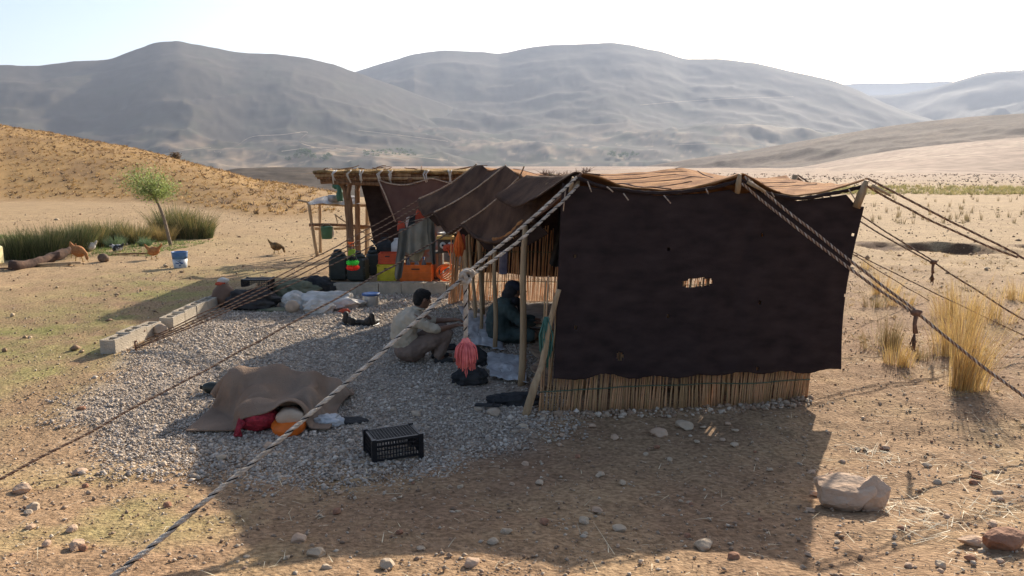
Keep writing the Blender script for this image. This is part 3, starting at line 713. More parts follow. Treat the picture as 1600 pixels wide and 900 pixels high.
# ---------------------------------------------------------------- ropes
def twist_rope(name, pts, r, mats, parent, pitch=.11, strands=3, step=None, seg=5, label=None):
    pts = [Vector(p) for p in pts]; cum = [0]
    for a, b in zip(pts, pts[1:]): cum.append(cum[-1] + (b - a).length)
    n = int(cum[-1] / (step or pitch / 7)) + 2; mb = MB()
    C_ = []
    for i in range(n):
        d = cum[-1] * i / (n - 1); k = 0
        while k < len(cum) - 2 and cum[k + 1] < d: k += 1
        t = (d - cum[k]) / max(1e-6, cum[k + 1] - cum[k]); C_.append((pts[k].lerp(pts[k + 1], t), d))
    sd_ = random.uniform(0, 99); C_ = [(c + Vector((mnoise.noise(Vector((d * 1.7, sd_, 0))), mnoise.noise(Vector((d * 1.7, sd_, 5))), mnoise.noise(Vector((d * 2.3, sd_, 9))))) * (.012 * min(1, d * 3, (cum[-1] - d) * 3)), d + .035 * mnoise.noise(Vector((d * 3, sd_, 2)))) for c, d in C_]
    ax = (pts[-1] - pts[0]).normalized(); u = ax.orthogonal().normalized(); w = ax.cross(u)
    for s in range(strands):
        ph = 2 * math.pi * s / strands; off = r * .52
        mb.tube([c + (u * math.cos(ph + d * 2 * math.pi / pitch) + w * math.sin(ph + d * 2 * math.pi / pitch)) * off for c, d in C_], r * (.56 if mats[min(s, len(mats) - 1)] is not M_ropeblk else .29), seg, mi=min(s, len(mats) - 1))
    o = mb.build(name, mats, parent)
    if label: o['label'] = label
    return o
def rope_pts(a, b, sag=.03, n=12, j=0):
    return [Vector(a).lerp(Vector(b), i / n) + Vector((0, 0, -sag * 4 * (i / n) * (1 - i / n))) for i in range(n + 1)]
WB = [M_cream, M_cream, M_cream, M_ropeblk]; BR = [M_ropebr, M_ropetan, M_ropebr]
# 1. the big foreground rope
A0 = Vector((.60, 7.26, 2.14)); E0 = G(150, 922)
def on(px, a, b):  # point of segment a-b that the photograph shows in this column
    lo, hi = 0., 1.
    def col(p): zc = p.y * CP + (CAM_H - p.z) * SP; return 800 + F * p.x / zc
    s = 1 if col(b) > col(a) else -1
    for _ in range(40):
        m = (lo + hi) / 2
        if (px - col(a.lerp(b, m))) * s > 0: lo = m
        else: hi = m
    return a.lerp(b, lo)
K0 = on(727, A0, E0)
rp = empty('guy_rope', K0, 'thick cream and black braided guy rope with a pink tassel crossing the foreground', 'rope', 'guy ropes of the tent')
def rr_(L, base): return [Vector(p) - base for p in L]
twist_rope('rope_strand', rr_(rope_pts(A0 + Vector((0, 0, .03)), K0 + Vector((0, 0, .01)), .02), K0), .0145, WB, rp, .13, 4)
twist_rope('rope_strand', rr_(rope_pts(A0 + Vector((.02, 0, -.04)), K0 + Vector((.0, 0, -.03)), .05), K0), .0145, WB, rp, .13, 4)
twist_rope('rope_strand', rr_(rope_pts(K0, E0, .04, 24), K0), .0145, WB, rp, .13, 4)
mb = MB()
for k in range(3):
    pts = [Vector((.035 * math.cos(t), -.022 + .02 * math.sin(t * 2 + k), .04 * math.sin(t) - .005 + .012 * (k - 1))) for t in np.linspace(0, 6.28, 18)]
    mb.tube([Euler((0, .5 * k, .4 * k)).to_matrix() @ p for p in pts], .017, 7, mi=0)
for k in range(5): mb.ell((.03 * math.cos(k * 1.3), -.04, .035 * math.sin(k * 1.3)), (.012, .008, .008), mi=1, sub=1)
mb.build('knot', [M_cream, M_ropeblk], rp)
tl = D(725, 530, K0.y) - K0
twist_rope('rope_tail', [Vector((.0, -.01, -.02)), Vector((.004, -.01, tl.z * .5)), Vector((0, -.01, tl.z))], .019, WB, rp, .09, 4)
mb = MB(); tz = tl.z
mb.lathe([(.012, .02), (.03, .0), (.04, -.02), (.036, -.05)], (0, -.01, tz), 14)
for k in range(150):
    a = random.uniform(0, 6.283); q = random.uniform(.25, 1) ** .6; ln = random.uniform(.11, .20) * (1 if q < .9 else .85); ro = .088 * q
    p0_ = Vector((.03 * q * math.cos(a), -.01 + .03 * q * math.sin(a), tz - .012))
    p3_ = Vector((ro * math.cos(a), -.01 + ro * math.sin(a), tz - .03 - ln)); m_ = p0_.lerp(p3_, .45) + Vector((math.cos(a) * .022 * q, math.sin(a) * .022 * q, .01))
    mb.tube([p0_, m_, p0_.lerp(p3_, .75) + Vector((math.cos(a), math.sin(a), 0)) * .012 * q, p3_], .0045, 5)
mb.tube([Vector((0, -.01, tz - .15)), Vector((-.008, -.01, tz - .26)), Vector((0, -.01, tz - .30)), Vector((.008, -.01, tz - .26)), Vector((0, -.01, tz - .16))], .004, 5)
mb.build('tassel', M_pink, rp)['label'] = 'fluffy coral pink wool tassel'
# 2. rope from the middle front pole towards the right with its knot and frayed tassel
def knot_rope(a, kx, end, lab, r=.013, tail=.25, mats=BR, sep=.05, grp='guy ropes of the tent', dbl=True):
    K = on(kx, a, end); rt = empty('guy_rope', K, lab, 'rope', grp)
    if dbl:
        twist_rope('rope_strand', rr_(rope_pts(a + Vector((0, 0, sep * .8)), K + Vector((0, 0, .01)), .01), K), r, mats, rt, .09, len(mats))
        twist_rope('rope_strand', rr_(rope_pts(a + Vector((-.02, 0, -sep * .4)), K + Vector((0, 0, -.02)), .04), K), r, mats, rt, .09, len(mats))
    else: twist_rope('rope_strand', rr_(rope_pts(a, K, .02), K), r, mats, rt, .09, len(mats))
    twist_rope('rope_strand', rr_(rope_pts(K, end, .03, 16), K), r * 1.05, mats, rt, .09, len(mats))
    if tail:
        m_ = MB(); m_.ell((0, -.01, -.005), (.05, .035, .032), nz=.4, nf=4)
        m_.build('knot', mats[0], rt)
        m_ = MB(); m_.tube([(0, -.01, -.02), (-.006, -.012, -tail * .35), (.004, -.01, -tail * .6)], [.02, .017, .022], 7, wob=.4)
        for k in range(26):
            q = random.uniform(0, 6.28); rr2 = random.uniform(0, .03)
            m_.tube([(0, -.01, -tail * .55), (rr2 * math.cos(q) * .8, -.01 + rr2 * math.sin(q), -tail * .8), (rr2 * 1.5 * math.cos(q), -.01 + rr2 * math.sin(q), -tail * random.uniform(.85, 1.15))], .0035, 4)
        m_.build('tassel', mats[0], rt)
    return rt
BC = [M_ropebr, M_cream, M_ropebr, M_ropetan]
knot_rope(D(1163, 283, 7.2), 1431, G(1700, 692), 'brown and cream double guy rope from the middle front pole with a frayed tassel', .013, .32, BC)
knot_rope(D(1356, 286, 7.2), 1590, G(1990, 592), 'double guy rope running right from the right corner pole of the tent', .011, 0, BR)
# 3. guy ropes of the hidden rear poles, coming out from behind the right edge of the black cloth
knot_rope(Vector((4.05, 11, 2.1)), 1458, G(1690, 552), 'guy rope from the rear pole with a short dark tassel, beside the dry golden grass', .011, .26, BR)
for (a, px, py, k) in ((Vector((3.95, 11.9, 1.62)), 1668, 556, 1), (Vector((3.9, 11.4, 1.72)), 1452, 470, 2)):
    e = G(px, py); rt = empty('guy_rope', e, ['', 'thin plain guy rope running from behind the black cloth to the right edge', 'lowest thin guy rope ending beside the golden grass tuft'][k], 'rope', 'guy ropes of the tent')
    twist_rope('rope_strand', rr_(rope_pts(a, e, .03, 14), e), .0085, BR, rt, .08, 3)
# toggles that join guy ropes to the cloth at the corners
for a, b in (((1168, 284), (1196, 300)), ((1362, 290), (1392, 306))):
    MB().tube([rel(D(*a, 7.16)), rel(D(*b, 7.12))], [.02, .012], 7, wob=.3).build('toggle', M_wood, tent)
# 4. ropes on the left side
E1 = G(-70, 784)
K1 = atY(ET, 10.2)
rt = empty('guy_rope', E1, 'long brown guy rope from the middle of the open side to the lower left', 'rope', 'guy ropes of the tent')
twist_rope('rope_strand', rr_(rope_pts(K1, E1, .05, 30), E1), .010, BR, rt, .08, 3)
stakeA = G(213, 548); stakeB = G(226, 531)
srcs = [(D(656, 311, 11.8), stakeB, 'thin guy rope from the far tent corner to the stake beside the near blocks'), (D(660, 320, 11.75), stakeA + Vector((0, 0, .06)), 'brown guy rope running to the iron stake, upper of the paired ropes'),
        (D(655, 332, 11.6), stakeA + Vector((0, 0, .04)), 'brown guy rope running to the iron stake, middle of the three that meet there'), (D(677, 335, 10.9), stakeA + Vector((0, 0, .03)), 'brown guy rope running to the iron stake, lowest of the three that meet there')]
for a, e, lab in srcs:
    rt = empty('guy_rope', e, lab, 'rope', 'guy ropes of the tent'); twist_rope('rope_strand', rr_(rope_pts(a, e, .07, 30), e), .0085, BR, rt, .08, 3)
M_iron = mat('rusty_iron', (.15, .07, .04), .8, (.25, .12, .07), 30, 4)
for s, lab in ((stakeA, 'short rusty iron stake in the gravel that holds the left guy ropes'), (stakeB, 'small peg beside the end of the near block row')):
    m_ = MB(); m_.tube([(0, 0, -.05), (-.01, 0, .12)], .012, 7); m_.tube([(-.01, 0, .11), (.015, 0, .125)], .011, 6); o = m_.build('tent_stake', M_iron); o.location = s; tag(o, lab, 'stake', 'stakes of the guy ropes')
# ================================================================== LOW BLOCK WALLS
def block_mesh():
    mb = MB(); L, Wd, H = .39, .19, .19; t = .032
    for sy in (-1, 1): mb.box((0, sy * (Wd / 2 - t / 2), H / 2), (L, t, H))
    for cx in (-L / 2 + t / 2, 0, L / 2 - t / 2): mb.box((cx, 0, H / 2 - .001), (t - .0005, Wd - 2 * t, H - .004))
    mb.box((0, 0, .012), (L - 2 * t, Wd - 2 * t - .002, .02)); return mb
M_bl = [M_block, mat('concrete_block_dark', (.33, .29, .235), .95, (.44, .385, .31), 7, 8, bump=.9, bscale=60, spec=.1)]
blk0 = None
def block_row(a, b, n, label, skip=(), zoff=0):
    global blk0
    a = Vector(a); b = Vector(b); d = (b - a); d.z = 0; L = d.length; d.normalize(); nrm = Vector((-d.y, d.x, 0))
    root = empty('block_wall', a, label, 'low wall', 'dry laid concrete block rows', math.atan2(d.y, d.x))
    step = L / n
    for i in range(n):
        if i in skip: continue
        c = a + d * (step * (i + .5)) + nrm * .095
        loc = Vector((step * (i + .5) + random.uniform(-.006, .006), .095 + random.uniform(-.012, .012), g1(c.x, c.y) - a.z - .02 + zoff + random.uniform(-.006, .006)))
        o = block_mesh().build('concrete_block', M_bl[random.random() < .3], root) if blk0 is None else blk0.copy()
        if blk0 is None: blk0 = o
        else: COL.objects.link(o); o.parent = root
        o.location = loc; o.rotation_euler = (random.uniform(-.02, .02), random.uniform(-.015, .015), random.uniform(-.025, .025)); o.scale = (step / .40, 1, random.uniform(1.0, 1.12))
    return root
na_ = G(180, 553); nb_ = G(243, 524); block_row(na_, na_ + (nb_ - na_).normalized() * 1.2, 3, 'short near row of three hollow concrete blocks at the left end of the gravel')
fa_ = G(272, 515); dd = (G(350, 478) - fa_).normalized(); block_row(fa_, fa_ + dd * 2.4, 6, 'longer row of concrete blocks running back behind the wrapped jug')
block_row(Vector((-3.55, 13.35, g1(-3.55, 13.3))), Vector((-.75, 13.35, g1(-.8, 13.3))), 7, 'rear row of concrete blocks edging the kitchen terrace', zoff=.01)

# ================================================================== small helpers for things
def put(o, p, rz=0): o.location = p; o.rotation_euler = (0, 0, rz); return o
def P3(x, y, dz=0): return Vector((x, y, g1(x, y) + dz))
def plastic(name, c, rough=.45): return mat(name, c, rough, tuple(k * .75 for k in c), 8, 4, bump=.15, bscale=40)
M_blackpl = plastic('black_plastic', (.018, .018, .02), .4); M_yel = plastic('yellow_plastic', (.62, .50, .03)); M_ora = plastic('orange_plastic', (.78, .17, .02)); M_redp = plastic('red_plastic', (.62, .09, .03))
M_dkgreen = plastic('dark_jerrycan', (.035, .04, .032)); M_navy = plastic('blue_lid', (.03, .09, .26)); M_whitepl = plastic('white_plastic', (.62, .60, .55)); M_greenpl = plastic('green_plastic', (.05, .16, .11))
M_sack = mat('white_woven_sack', (.48, .44, .38), .7, (.64, .61, .56), 6, 6, bump=.5, bscale=25); M_sackd = mat('olive_sack', (.10, .11, .07), .9, (.2, .19, .12), 4, 5, bump=.6, bscale=18)
M_darkcl = mat('dark_cloth', (.02, .02, .022), .9, (.05, .048, .045), 5, 5, bump=.6, bscale=20)
M_sheetp = mat('clear_plastic_sheet', (.56, .56, .55), .35, (.74, .74, .73), 5, 5, bump=.8, bscale=12, transl=.3, spec=.5)
M_red = mat('red_cloth', (.55, .10, .05), .85, (.4, .07, .04), 6, 4); M_orcl = mat('orange_net', (.90, .22, .04), .8, (.75, .14, .03), 20, 4)
M_clay = mat('clay', (.40, .30, .21), .9, (.5, .4, .3), 8, 4, bump=.4)

def crate(w, d, h, m, label, cat='crate', rim=.02, closed=True, parent=None):
    root = empty('crate', (0, 0, 0), label, cat); t = .012
    for i, (c, s) in enumerate((((0, -d / 2, h / 2), (w, t, h)), ((0, d / 2, h / 2), (w, t, h)), ((-w / 2 + t / 2, 0, h / 2), (t, d - t, h)), ((w / 2 - t / 2, 0, h / 2), (t, d - t, h)))):
        mb = MB(); mb.box(c, s)
        if i < 2:
            y = c[1] + (-.008 if i == 0 else .008)
            for z in (h * .12, h * .5, h * .93): mb.box((0, y, z), (w + .012, .014, .022))
            for x in (-w / 2 + .02, w / 2 - .02): mb.box((x, y + (-.001 if i == 0 else .001), h / 2), (.03, .012, h - .01))
            mb.box((0, y - (.001 if i == 0 else -.001), h * .75), (w * .3, .012, .035))
        mb.build('side_panel', m, root)
        if i < 2:
            q = MB(); q.box((0, c[1] + (-.0165 if i == 0 else .0165), h * .75), (w * .26, .003, .022)); q.build('hand_hole', M_blackpl, root)
    MB().box((0, 0, .01), (w - 2 * t, d - 2 * t, .012)).build('base_panel', m, root)
    return root
kz = g1(-2.3, 14.1)
c = crate(.34, .36, .30, M_yel, 'yellow plastic crate on the kitchen terrace, under the red one'); put(c, Vector((D(607, 440, 14.0).x, 14.0, kz)))
c2 = crate(.33, .35, .19, M_redp, 'red plastic crate stacked on the yellow crate'); put(c2, Vector((D(607, 440, 14.0).x + .01, 14.02, kz + .305)), .04)
c3 = crate(.57, .36, .30, M_ora, 'wide bright orange plastic crate beside the yellow crate'); put(c3, Vector((D(652, 440, 13.95).x, 13.95, kz)), -.02)
# grey bottles in the orange crate
bx = D(652, 440, 13.95).x
for i, (dx, dy, lab) in enumerate(((-.17, .05, 'grey bottle standing in the orange crate, at its left'), (.0, -.03, 'grey bottle standing in the middle of the orange crate'), (.12, .07, 'grey bottle standing in the orange crate, at its right'))):
    rt = empty('bottle', (bx + dx, 13.95 + dy, kz + .02), lab, 'bottle', 'bottles in the orange crate'); MB().lathe([(.03, 0), (.045, .01), (.045, .27), (.02, .33), (.017, .36)], seg=12).build('bottle_body', plastic('grey_bottle', (.16, .18, .18), .3) if i == 0 else bpy.data.materials['grey_bottle'], rt)
    MB().lathe([(.019, .362), (.02, .39), (.012, .395)], seg=10).build('cap', M_navy, rt)
# big dark jerrycans
def jerry(x, y, w, h, lab, rz=0):
    rt = empty('jerrycan', (x, y, kz), lab, 'jerrycan', 'dark jerrycans on the terrace', rz)
    mb = MB(); mb.box((0, 0, h * .42), (w, w * .8, h * .84), bev=.035); mb.lathe([(w * .42, 0), (w * .38, .04), (w * .3, h * .12), (w * .26, h * .14)], (0, 0, h * .84), 14, sx=1, sy=.8)
    for z in (.2, .5): mb.box((0, 0, h * z), (w + .008, w * .8 + .008, .02))
    mb.build('can_body', M_dkgreen, rt); MB().lathe([(w * .2, 0), (w * .2, .05), (w * .12, .06)], (0, 0, h * .97), 12).build('cap', M_blackpl, rt)
    MB().tube([(-w * .25, 0, h * .92), (-w * .22, 0, h * 1.03), (w * .12, 0, h * 1.03), (w * .22, 0, h * .92)], .014, 7).build('handle', M_dkgreen, rt)
jerry(D(530, 440, 14.0).x, 14.0, .33, .52, 'dark green jerrycan at the left end of the kitchen terrace', .1)
jerry(D(560, 440, 13.9).x, 13.9, .35, .50, 'blackish jerrycan behind the hanging pompoms', -.15)
jerry(D(584, 440, 14.6).x, 14.6, .26, .5, 'narrow dark can between the big jerrycans and the yellow crate', .2)
# black kettle over the crates, white canister
rt = empty('kettle', (D(602, 400, 14.75).x, 14.75, kz + .40), 'sooty black kettle behind the red crate', 'kettle')
MB().lathe([(.12, 0), (.17, .05), (.17, .15), (.1, .24), (.07, .26), (.08, .28), (.05, .31)], seg=16).build('kettle_body', M_darkcl, rt)
MB().tube([(-.14, 0, .12), (-.24, 0, .24), (-.27, 0, .25)], [.03, .018, .016], 8).build('spout', M_darkcl, rt)
MB().tube([(-.08, 0, .24), (-.06, 0, .38), (.06, 0, .38), (.08, 0, .24)], .01, 6).build('handle', M_darkcl, rt)
rt = empty('side_table', (D(602, 400, 14.75).x + .1, 14.75, kz), 'low dark wooden stand carrying the kettle', 'stand')
MB().box((0, 0, .38), (.75, .38, .03)).build('tabletop', M_wood_d, rt)
for sx in (-.33, .33):
    for sy in (-.15, .15): MB().box((sx, sy, .18), (.04, .04, .37)).build('leg', M_wood_d, rt)
rt = empty('canister', (D(614, 400, 14.6).x + .08, 14.65, kz + .395), 'dull white canister standing beside the kettle', 'canister'); MB().lathe([(.10, 0), (.12, .02), (.12, .2), (.07, .25), (.06, .27)], seg=14).build('canister_body', M_whitepl, rt); MB().lathe([(.062, .272), (.062, .3), (.03, .31)], seg=12).build('lid', M_whitepl, rt)
# gas stove with two pale burners and orange hose under a wooden board
sx_ = D(700, 410, 13.9).x
rt = empty('stove', (sx_, 13.9, kz), 'dark metal stove with two round pale burners facing out', 'stove')
M_metal = mat('sooty_metal', (.05, .045, .04), .6, (.1, .08, .06), 6, 4, metal=.3)
MB().box((0, 0, .64), (.34, .3, .24), bev=.012).build('stove_body', M_metal, rt)
for dx in (-.075, .06):
    rg = MB().lathe([(.055, 0), (.055, .012), (.03, .016)], (dx, -.152, .66), 18, rot=(R(90), 0, 0), sy=1.1).build('burner', M_whitepl, rt); MB().lathe([(.022, 0), (.022, .012), (.01, .014)], (dx, -.169, .66), 12, rot=(R(90), 0, 0)).build('burner_cap', M_blackpl, rg)
for x in (-.15, .15):
    for y in (-.12, .12): MB().box((x, y, .26), (.025, .025, .52)).build('leg', M_metal, rt)
MB().box((0, -.02, .535), (.36, .3, .02)).build('shelf', M_metal, rt)
tag(put(MB().box((0, 0, 0), (.38, .3, .05)).build('board', mat('yellow_board', (.5, .33, .1), .8)), (sx_, 13.88, kz + .79)), 'yellowish wooden board lying on the stove', 'board')
rt = empty('pan', (sx_, 13.88, kz + .815), 'white enamel basin on the board over the stove', 'basin'); MB().lathe([(.09, 0), (.15, .06), (.155, .065), (.14, .055), (.08, .01)], seg=18).build('bowl', M_whitepl, rt); MB().box((-.16, 0, .06), (.04, .03, .008)).build('handle', M_whitepl, rt)
for k, (dx, lab) in enumerate(((-.04, 'orange hose coiled on the terrace under the stove'), )):
    mb = MB()
    for q in range(5):
        pts = [Vector((dx + (.16 - .01 * q) * math.cos(t), -.12 + .03 * math.sin(t * 2 + q), .16 + .01 * q + (.15 - .012 * q) * math.sin(t + q * .3))) for t in np.linspace(0, 6.2, 22)]; mb.tube(pts, .011, 6)
    mb.tube([(dx + .1, -.12, .2), (dx + .1, -.17, .45), (dx + .05, -.18, .6)], .01, 6)
    tag(put(mb.build('hose', M_orcl), (sx_, 13.9, kz)), lab, 'hose')
mb = MB()
for q in range(10): mb.ell((random.uniform(-.12, .12), random.uniform(-.02, .02), random.uniform(-.05, .07)), (.06, .05, .04), nz=.3, seed=q)
tag(put(mb.build('rag', M_red), (sx_ + .06, 13.72, kz + .585)), 'crumpled red rag on the stove shelf below the burners', 'rag')
# dark cupboard beside the crates and patterned backdrop sheet
rt = empty('cupboard', (D(684, 430, 14.2).x, 14.25, kz), 'dark box cupboard between the orange crate and the stove', 'cupboard'); MB().box((0, 0, .25), (.2, .3, .5), bev=.01).build('cupboard_body', M_metal, rt); MB().box((0, -.157, .25), (.17, .012, .44)).build('door', M_wood_d, rt); MB().box((.06, -.168, .3), (.012, .01, .06)).build('handle', M_whitepl, rt)
M_pat = mat('patterned_sheet', (.26, .23, .20), .85, (.36, .13, .07), 4, 8, .48, .60, bump=.4, bscale=8)
P = np.zeros((50, 30, 3))
for i in range(50):
    u = i / 49
    for j in range(30): v = j / 29; P[i, j] = (-2.15 + 1.3 * u, 15.75 + .05 * math.sin(u * 22) * (.4 + v) + .02 * math.sin(u * 51), 1.55 - 1.3 * v - .05 * math.sin(u * 9))
o = shell('backdrop_sheet', P, M_pat, .008, None, base=(-1.6, 15.75, 0)); put(o, (-1.6, 15.75, 0)); tag(o, 'grey sheet with a red blotchy pattern hung behind the kitchen', 'sheet')
# crumpled bags and sacks
def lump(name, p, rad, m, lab, cat, nz=.28, nf=2.2, rz=0, seed=1, sub=5, group=None, parts=None, fold=.06):
    mb = MB(); bm = bmesh.new(); bmesh.ops.create_icosphere(bm, subdivisions=sub, radius=1); vs = []
    for v in bm.verts:
        q = v.co; k = 1 + nz * mnoise.noise(q * nf + Vector((seed * 5.3, 0, seed))) + fold * 3.2 * (.35 - abs(mnoise.noise(q * 3.1 + Vector((seed, 3, 1))))) + fold * 1.4 * (.3 - abs(mnoise.noise(q * 7.3 + Vector((seed, 9, 1)))))
        z = q.z * rad[2] * k; z = max(z, -rad[2] * .55) ; vs.append((q.x * rad[0] * k, q.y * rad[1] * k, z + rad[2] * .55))
    fs = [tuple(l.vert.index for l in f.loops) for f in bm.faces]; bm.free(); mb.add(vs, fs, 0, True)
    o = mb.build(name, m); put(o, p, rz); return tag(o, lab, cat, group)
lump('sack', G(462, 482) + Vector((0, .1, 0)), (.26, .18, .15), M_sack, 'crumpled white sack lying left of the long white sack', 'sack', .35, seed=2)
lump('sack', G(515, 484) + Vector((0, .12, 0)), (.43, .24, .17), M_sack, 'long white sack lying flat on the gravel beside the lidded bucket', 'sack', .38, seed=5)
lump('sack', G(497, 490) + Vector((0, .06, 0)), (.22, .14, .13), M_sack, 'small upright white sack in front of the long one', 'sack', .3, seed=8)
lump('bag', G(455, 468) + Vector((0, .35, 0)), (.38, .22, .18), M_sackd, 'olive green bag behind the white sacks', 'bag', .3, seed=3)
lump('bag', G(489, 466) + Vector((0, .3, 0)), (.34, .2, .22), M_darkcl, 'dark camouflage coloured bag slumped behind the white sacks', 'bag', .3, seed=4)
lump('bundle', G(385, 487) + Vector((0, .3, 0)), (.42, .30, .20), M_darkcl, 'black folded tarpaulin lying in the shade below the black crate', 'tarpaulin', .3, seed=6)
lump('cloth', G(430, 488) + Vector((0, .1, 0)), (.30, .12, .035), M_sackd, 'flat greenish cloth beside the round gourd', 'cloth', .3, seed=7)
tag(put(MB().ell((0, 0, .1), (.115, .11, .105), nz=.06).build('gourd', M_clay), G(457, 489)), 'round tan gourd lying beside the white sacks', 'gourd')
tag(put(MB().ell((0, 0, .02), (.1, .02, .05), nz=.3).build('cloth', M_red), G(538, 489), .2), 'scrap of pinkish red cloth at the foot of the white sack', 'cloth')
rt = empty('bucket', G(580, 477), 'white bucket with a dark blue lid standing on the gravel by the rear blocks', 'bucket')
MB().lathe([(.12, 0), (.13, .01), (.135, .17), (.14, .18)], seg=20).build('bucket_body', M_whitepl, rt); MB().lathe([(.146, .17), (.146, .20), (.12, .205), (.1, .196), (.02, .196)], seg=20).build('lid', M_navy, rt)
# wooden mortar lying down, jug, black crate behind
rt = empty('wooden_mortar', D(386, 455, 12.25), 'wooden mortar lying on its side in front of the black crate', 'mortar', rz=.2)
MB().lathe([(.085, -.17), (.10, -.15), (.075, -.03), (.075, .03), (.105, .15), (.11, .17), (.08, .172), (.06, .10), (.02, .09)], (0, 0, 0), 18, rot=(0, R(82), 0)).build('mortar_body', M_wood, rt)
rt = empty('jug', G(349, 480) + Vector((0, .05, 0)), 'big brown clay jug with a white and red rag stuffed in its mouth', 'jug')
MB().lathe([(.10, 0), (.17, .06), (.19, .18), (.16, .28), (.09, .35), (.085, .38)], seg=20).build('jug_body', mat('brown_jug', (.12, .07, .045), .6, (.2, .12, .08), 5, 4), rt)
m_ = MB(); m_.ell((0, 0, .42), (.09, .08, .06), nz=.5, nf=4); m_.build('stopper_rag', M_sack, rt); m_ = MB(); m_.ell((-.03, -.05, .385), (.08, .05, .035), nz=.4, nf=4); m_.build('stopper_cloth', M_red, rt)

def lattice_crate(w, d, h, label, loc, rz, tilt=0, feet=.0, top=True):
    root = empty('crate', loc, label, 'crate', 'black lattice crates', rz); t = .011
    def panel(o_, u, v, lu, lv, nu_, nv_, name):
        mb = MB(); o_ = Vector(o_); u = Vector(u); v = Vector(v); nn = u.cross(v)
        def bar(c, du, dv): mb.box(c, [abs(u[k]) * du + abs(v[k]) * dv + abs(nn[k]) * t * .8 for k in range(3)])
        for i in range(nu_ + 1): bar(o_ + u * (lu * i / nu_) + v * lv / 2, t * (.55 if 0 < i < nu_ else 1.6), lv)
        for j in range(nv_ + 1): bar(o_ + u * lu / 2 + v * (lv * j / nv_) + nn * .002, lu, t * (.55 if 0 < j < nv_ else 1.8))
        mb.build(name, M_blackpl, root)
    for sy in (-1, 1): panel((-w / 2 + .02, sy * d / 2, feet + .01), (1, 0, 0), (0, 0, 1), w - .04, h - feet - .02, 15, 4, 'side_panel')
    for sx in (-1, 1): panel((sx * w / 2, -d / 2 + .02, feet + .01), (0, 1, 0), (0, 0, 1), d - .04, h - feet - .02, 9, 4, 'end_panel')
    if top: panel((-w / 2 + .01, -d / 2 + .01, h - .006), (1, 0, 0), (0, 1, 0), w - .02, d - .02, 15, 10, 'base_grille')
    for sx in (-1, 1):
        for sy in (-1, 1): MB().box((sx * (w / 2 - .004), sy * (d / 2 - .004), h / 2 + .003), (.036, .036, h + .012)).build('corner_post', M_blackpl, root)
    return root
pA = G(589, 723); pB = G(650, 703); pC = G(562, 694); w_ = (pB - pA); dv = (pC - pA); ww = .40; ang_ = math.atan2(w_.y, w_.x)
ang_ = .42; cc = pA + Vector((math.cos(ang_), math.sin(ang_), 0)) * .17 + Vector((-math.sin(ang_), math.cos(ang_), 0)) * .15
print('crate dims', w_.length, dv.length, ang_)
lattice_crate(.385, .285, .20, 'black plastic lattice crate upside down on the gravel in front of the tent', Vector((cc.x, cc.y, g1(cc.x, cc.y) - .01)), ang_, feet=.03)
q = G(394, 470); lattice_crate(.46, .30, .33, 'black plastic lattice crate behind the wooden mortar', Vector((q.x, q.y + .35, g1(q.x, q.y))), .02, feet=0)

# shoes
def shoe(p, rz, lab, m=M_darkcl, hi=.10, scale=1):
    rt = empty('shoe', p, lab, 'shoe', 'dark boots on the gravel', rz)
    melt('upper', [('e', (.06, 0, .045), (.095, .045, .04)), ('e', (-.05, 0, .065), (.07, .046, .06)), ('c', (-.07, 0, .06), .045, (-.075, 0, hi + .03), .042)], m, rt, .008, 3)
    mb = MB(); mb.lathe([(1, 0), (1, .018)], (0, 0, 0), 18, sx=.15, sy=.052); mb.build('sole', M_blackpl, rt); return rt
for k, (px, py, rz, lab) in enumerate(((540, 506, 1.9, 'dark boot, leftmost of the four on the gravel'), (555, 508, .5, 'dark shoe with a pale toe, second from left'), (571, 509, 2.6, 'dark shoe, third from left on the gravel'), (585, 508, 1.3, 'dark boot, rightmost of the four on the gravel'))):
    shoe(G(px, py), rz, lab, mat('boot_leather', (.03, .027, .024), .6, (.07, .06, .05), 6, 4) if k == 0 else bpy.data.materials['boot_leather'], .13 if k in (0, 3) else .07)

# ================================================================== CLOTHES AND HANGINGS
def drape_cloth(name, pts_grid, m, lab, cat, nu=26, nv=30, thick=.008, wave=.012, wf=30, group=None, parent=None):
    """pts_grid: list of rows of control points, smooth interpolated"""
    rows = [catmull(r, max(2, nu // (len(r) - 1))) for r in pts_grid]; n = min(len(r) for r in rows)
    cols = [catmull([rows[k][i] for k in range(len(rows))], max(2, nv // (len(rows) - 1))) if len(rows) > 2 else [rows[0][i].lerp(rows[1][i], j / nv) for j in range(nv + 1)] for i in range(n)]
    P = np.array([[c[:] for c in col] for col in cols])
    for i in range(P.shape[0]):
        for j in range(P.shape[1]):
            v = j / (P.shape[1] - 1); P[i, j, 1] += wave * math.sin(i / P.shape[0] * wf + 1.3 * v) * (.3 + v) + wave * mnoise.noise(Vector(P[i, j]) * 9)
    b = P.reshape(-1, 3).mean(0)
    if parent is not None: b = np.array(parent.location)
    o = shell(name, P, m, thick, parent, base=b)
    if parent is None: o.location = b; tag(o, lab, cat, group)
    return o
M_gcl = mat('grey_green_cloth', (.20, .19, .15), .9, (.28, .26, .21), 5, 5, bump=.4, bscale=12); M_gcl2 = mat('dark_grey_cloth', (.10, .10, .085), .9, (.15, .145, .12), 5, 5); M_beige = mat('beige_cloth', (.36, .29, .18), .9, (.28, .22, .14), 5, 5)
YC = 11.65
rt = empty('clothes_line', D(650, 345, YC), 'thin line under the tent eave with clothes drying on it', 'line'); MB().tube([D(622, 350, YC) - D(650, 345, YC), Vector((-.1, 0, -.015)), Vector((.1, 0, .03)), D(690, 333, YC) - D(650, 345, YC)], .006, 6).build('line', M_cord, rt)
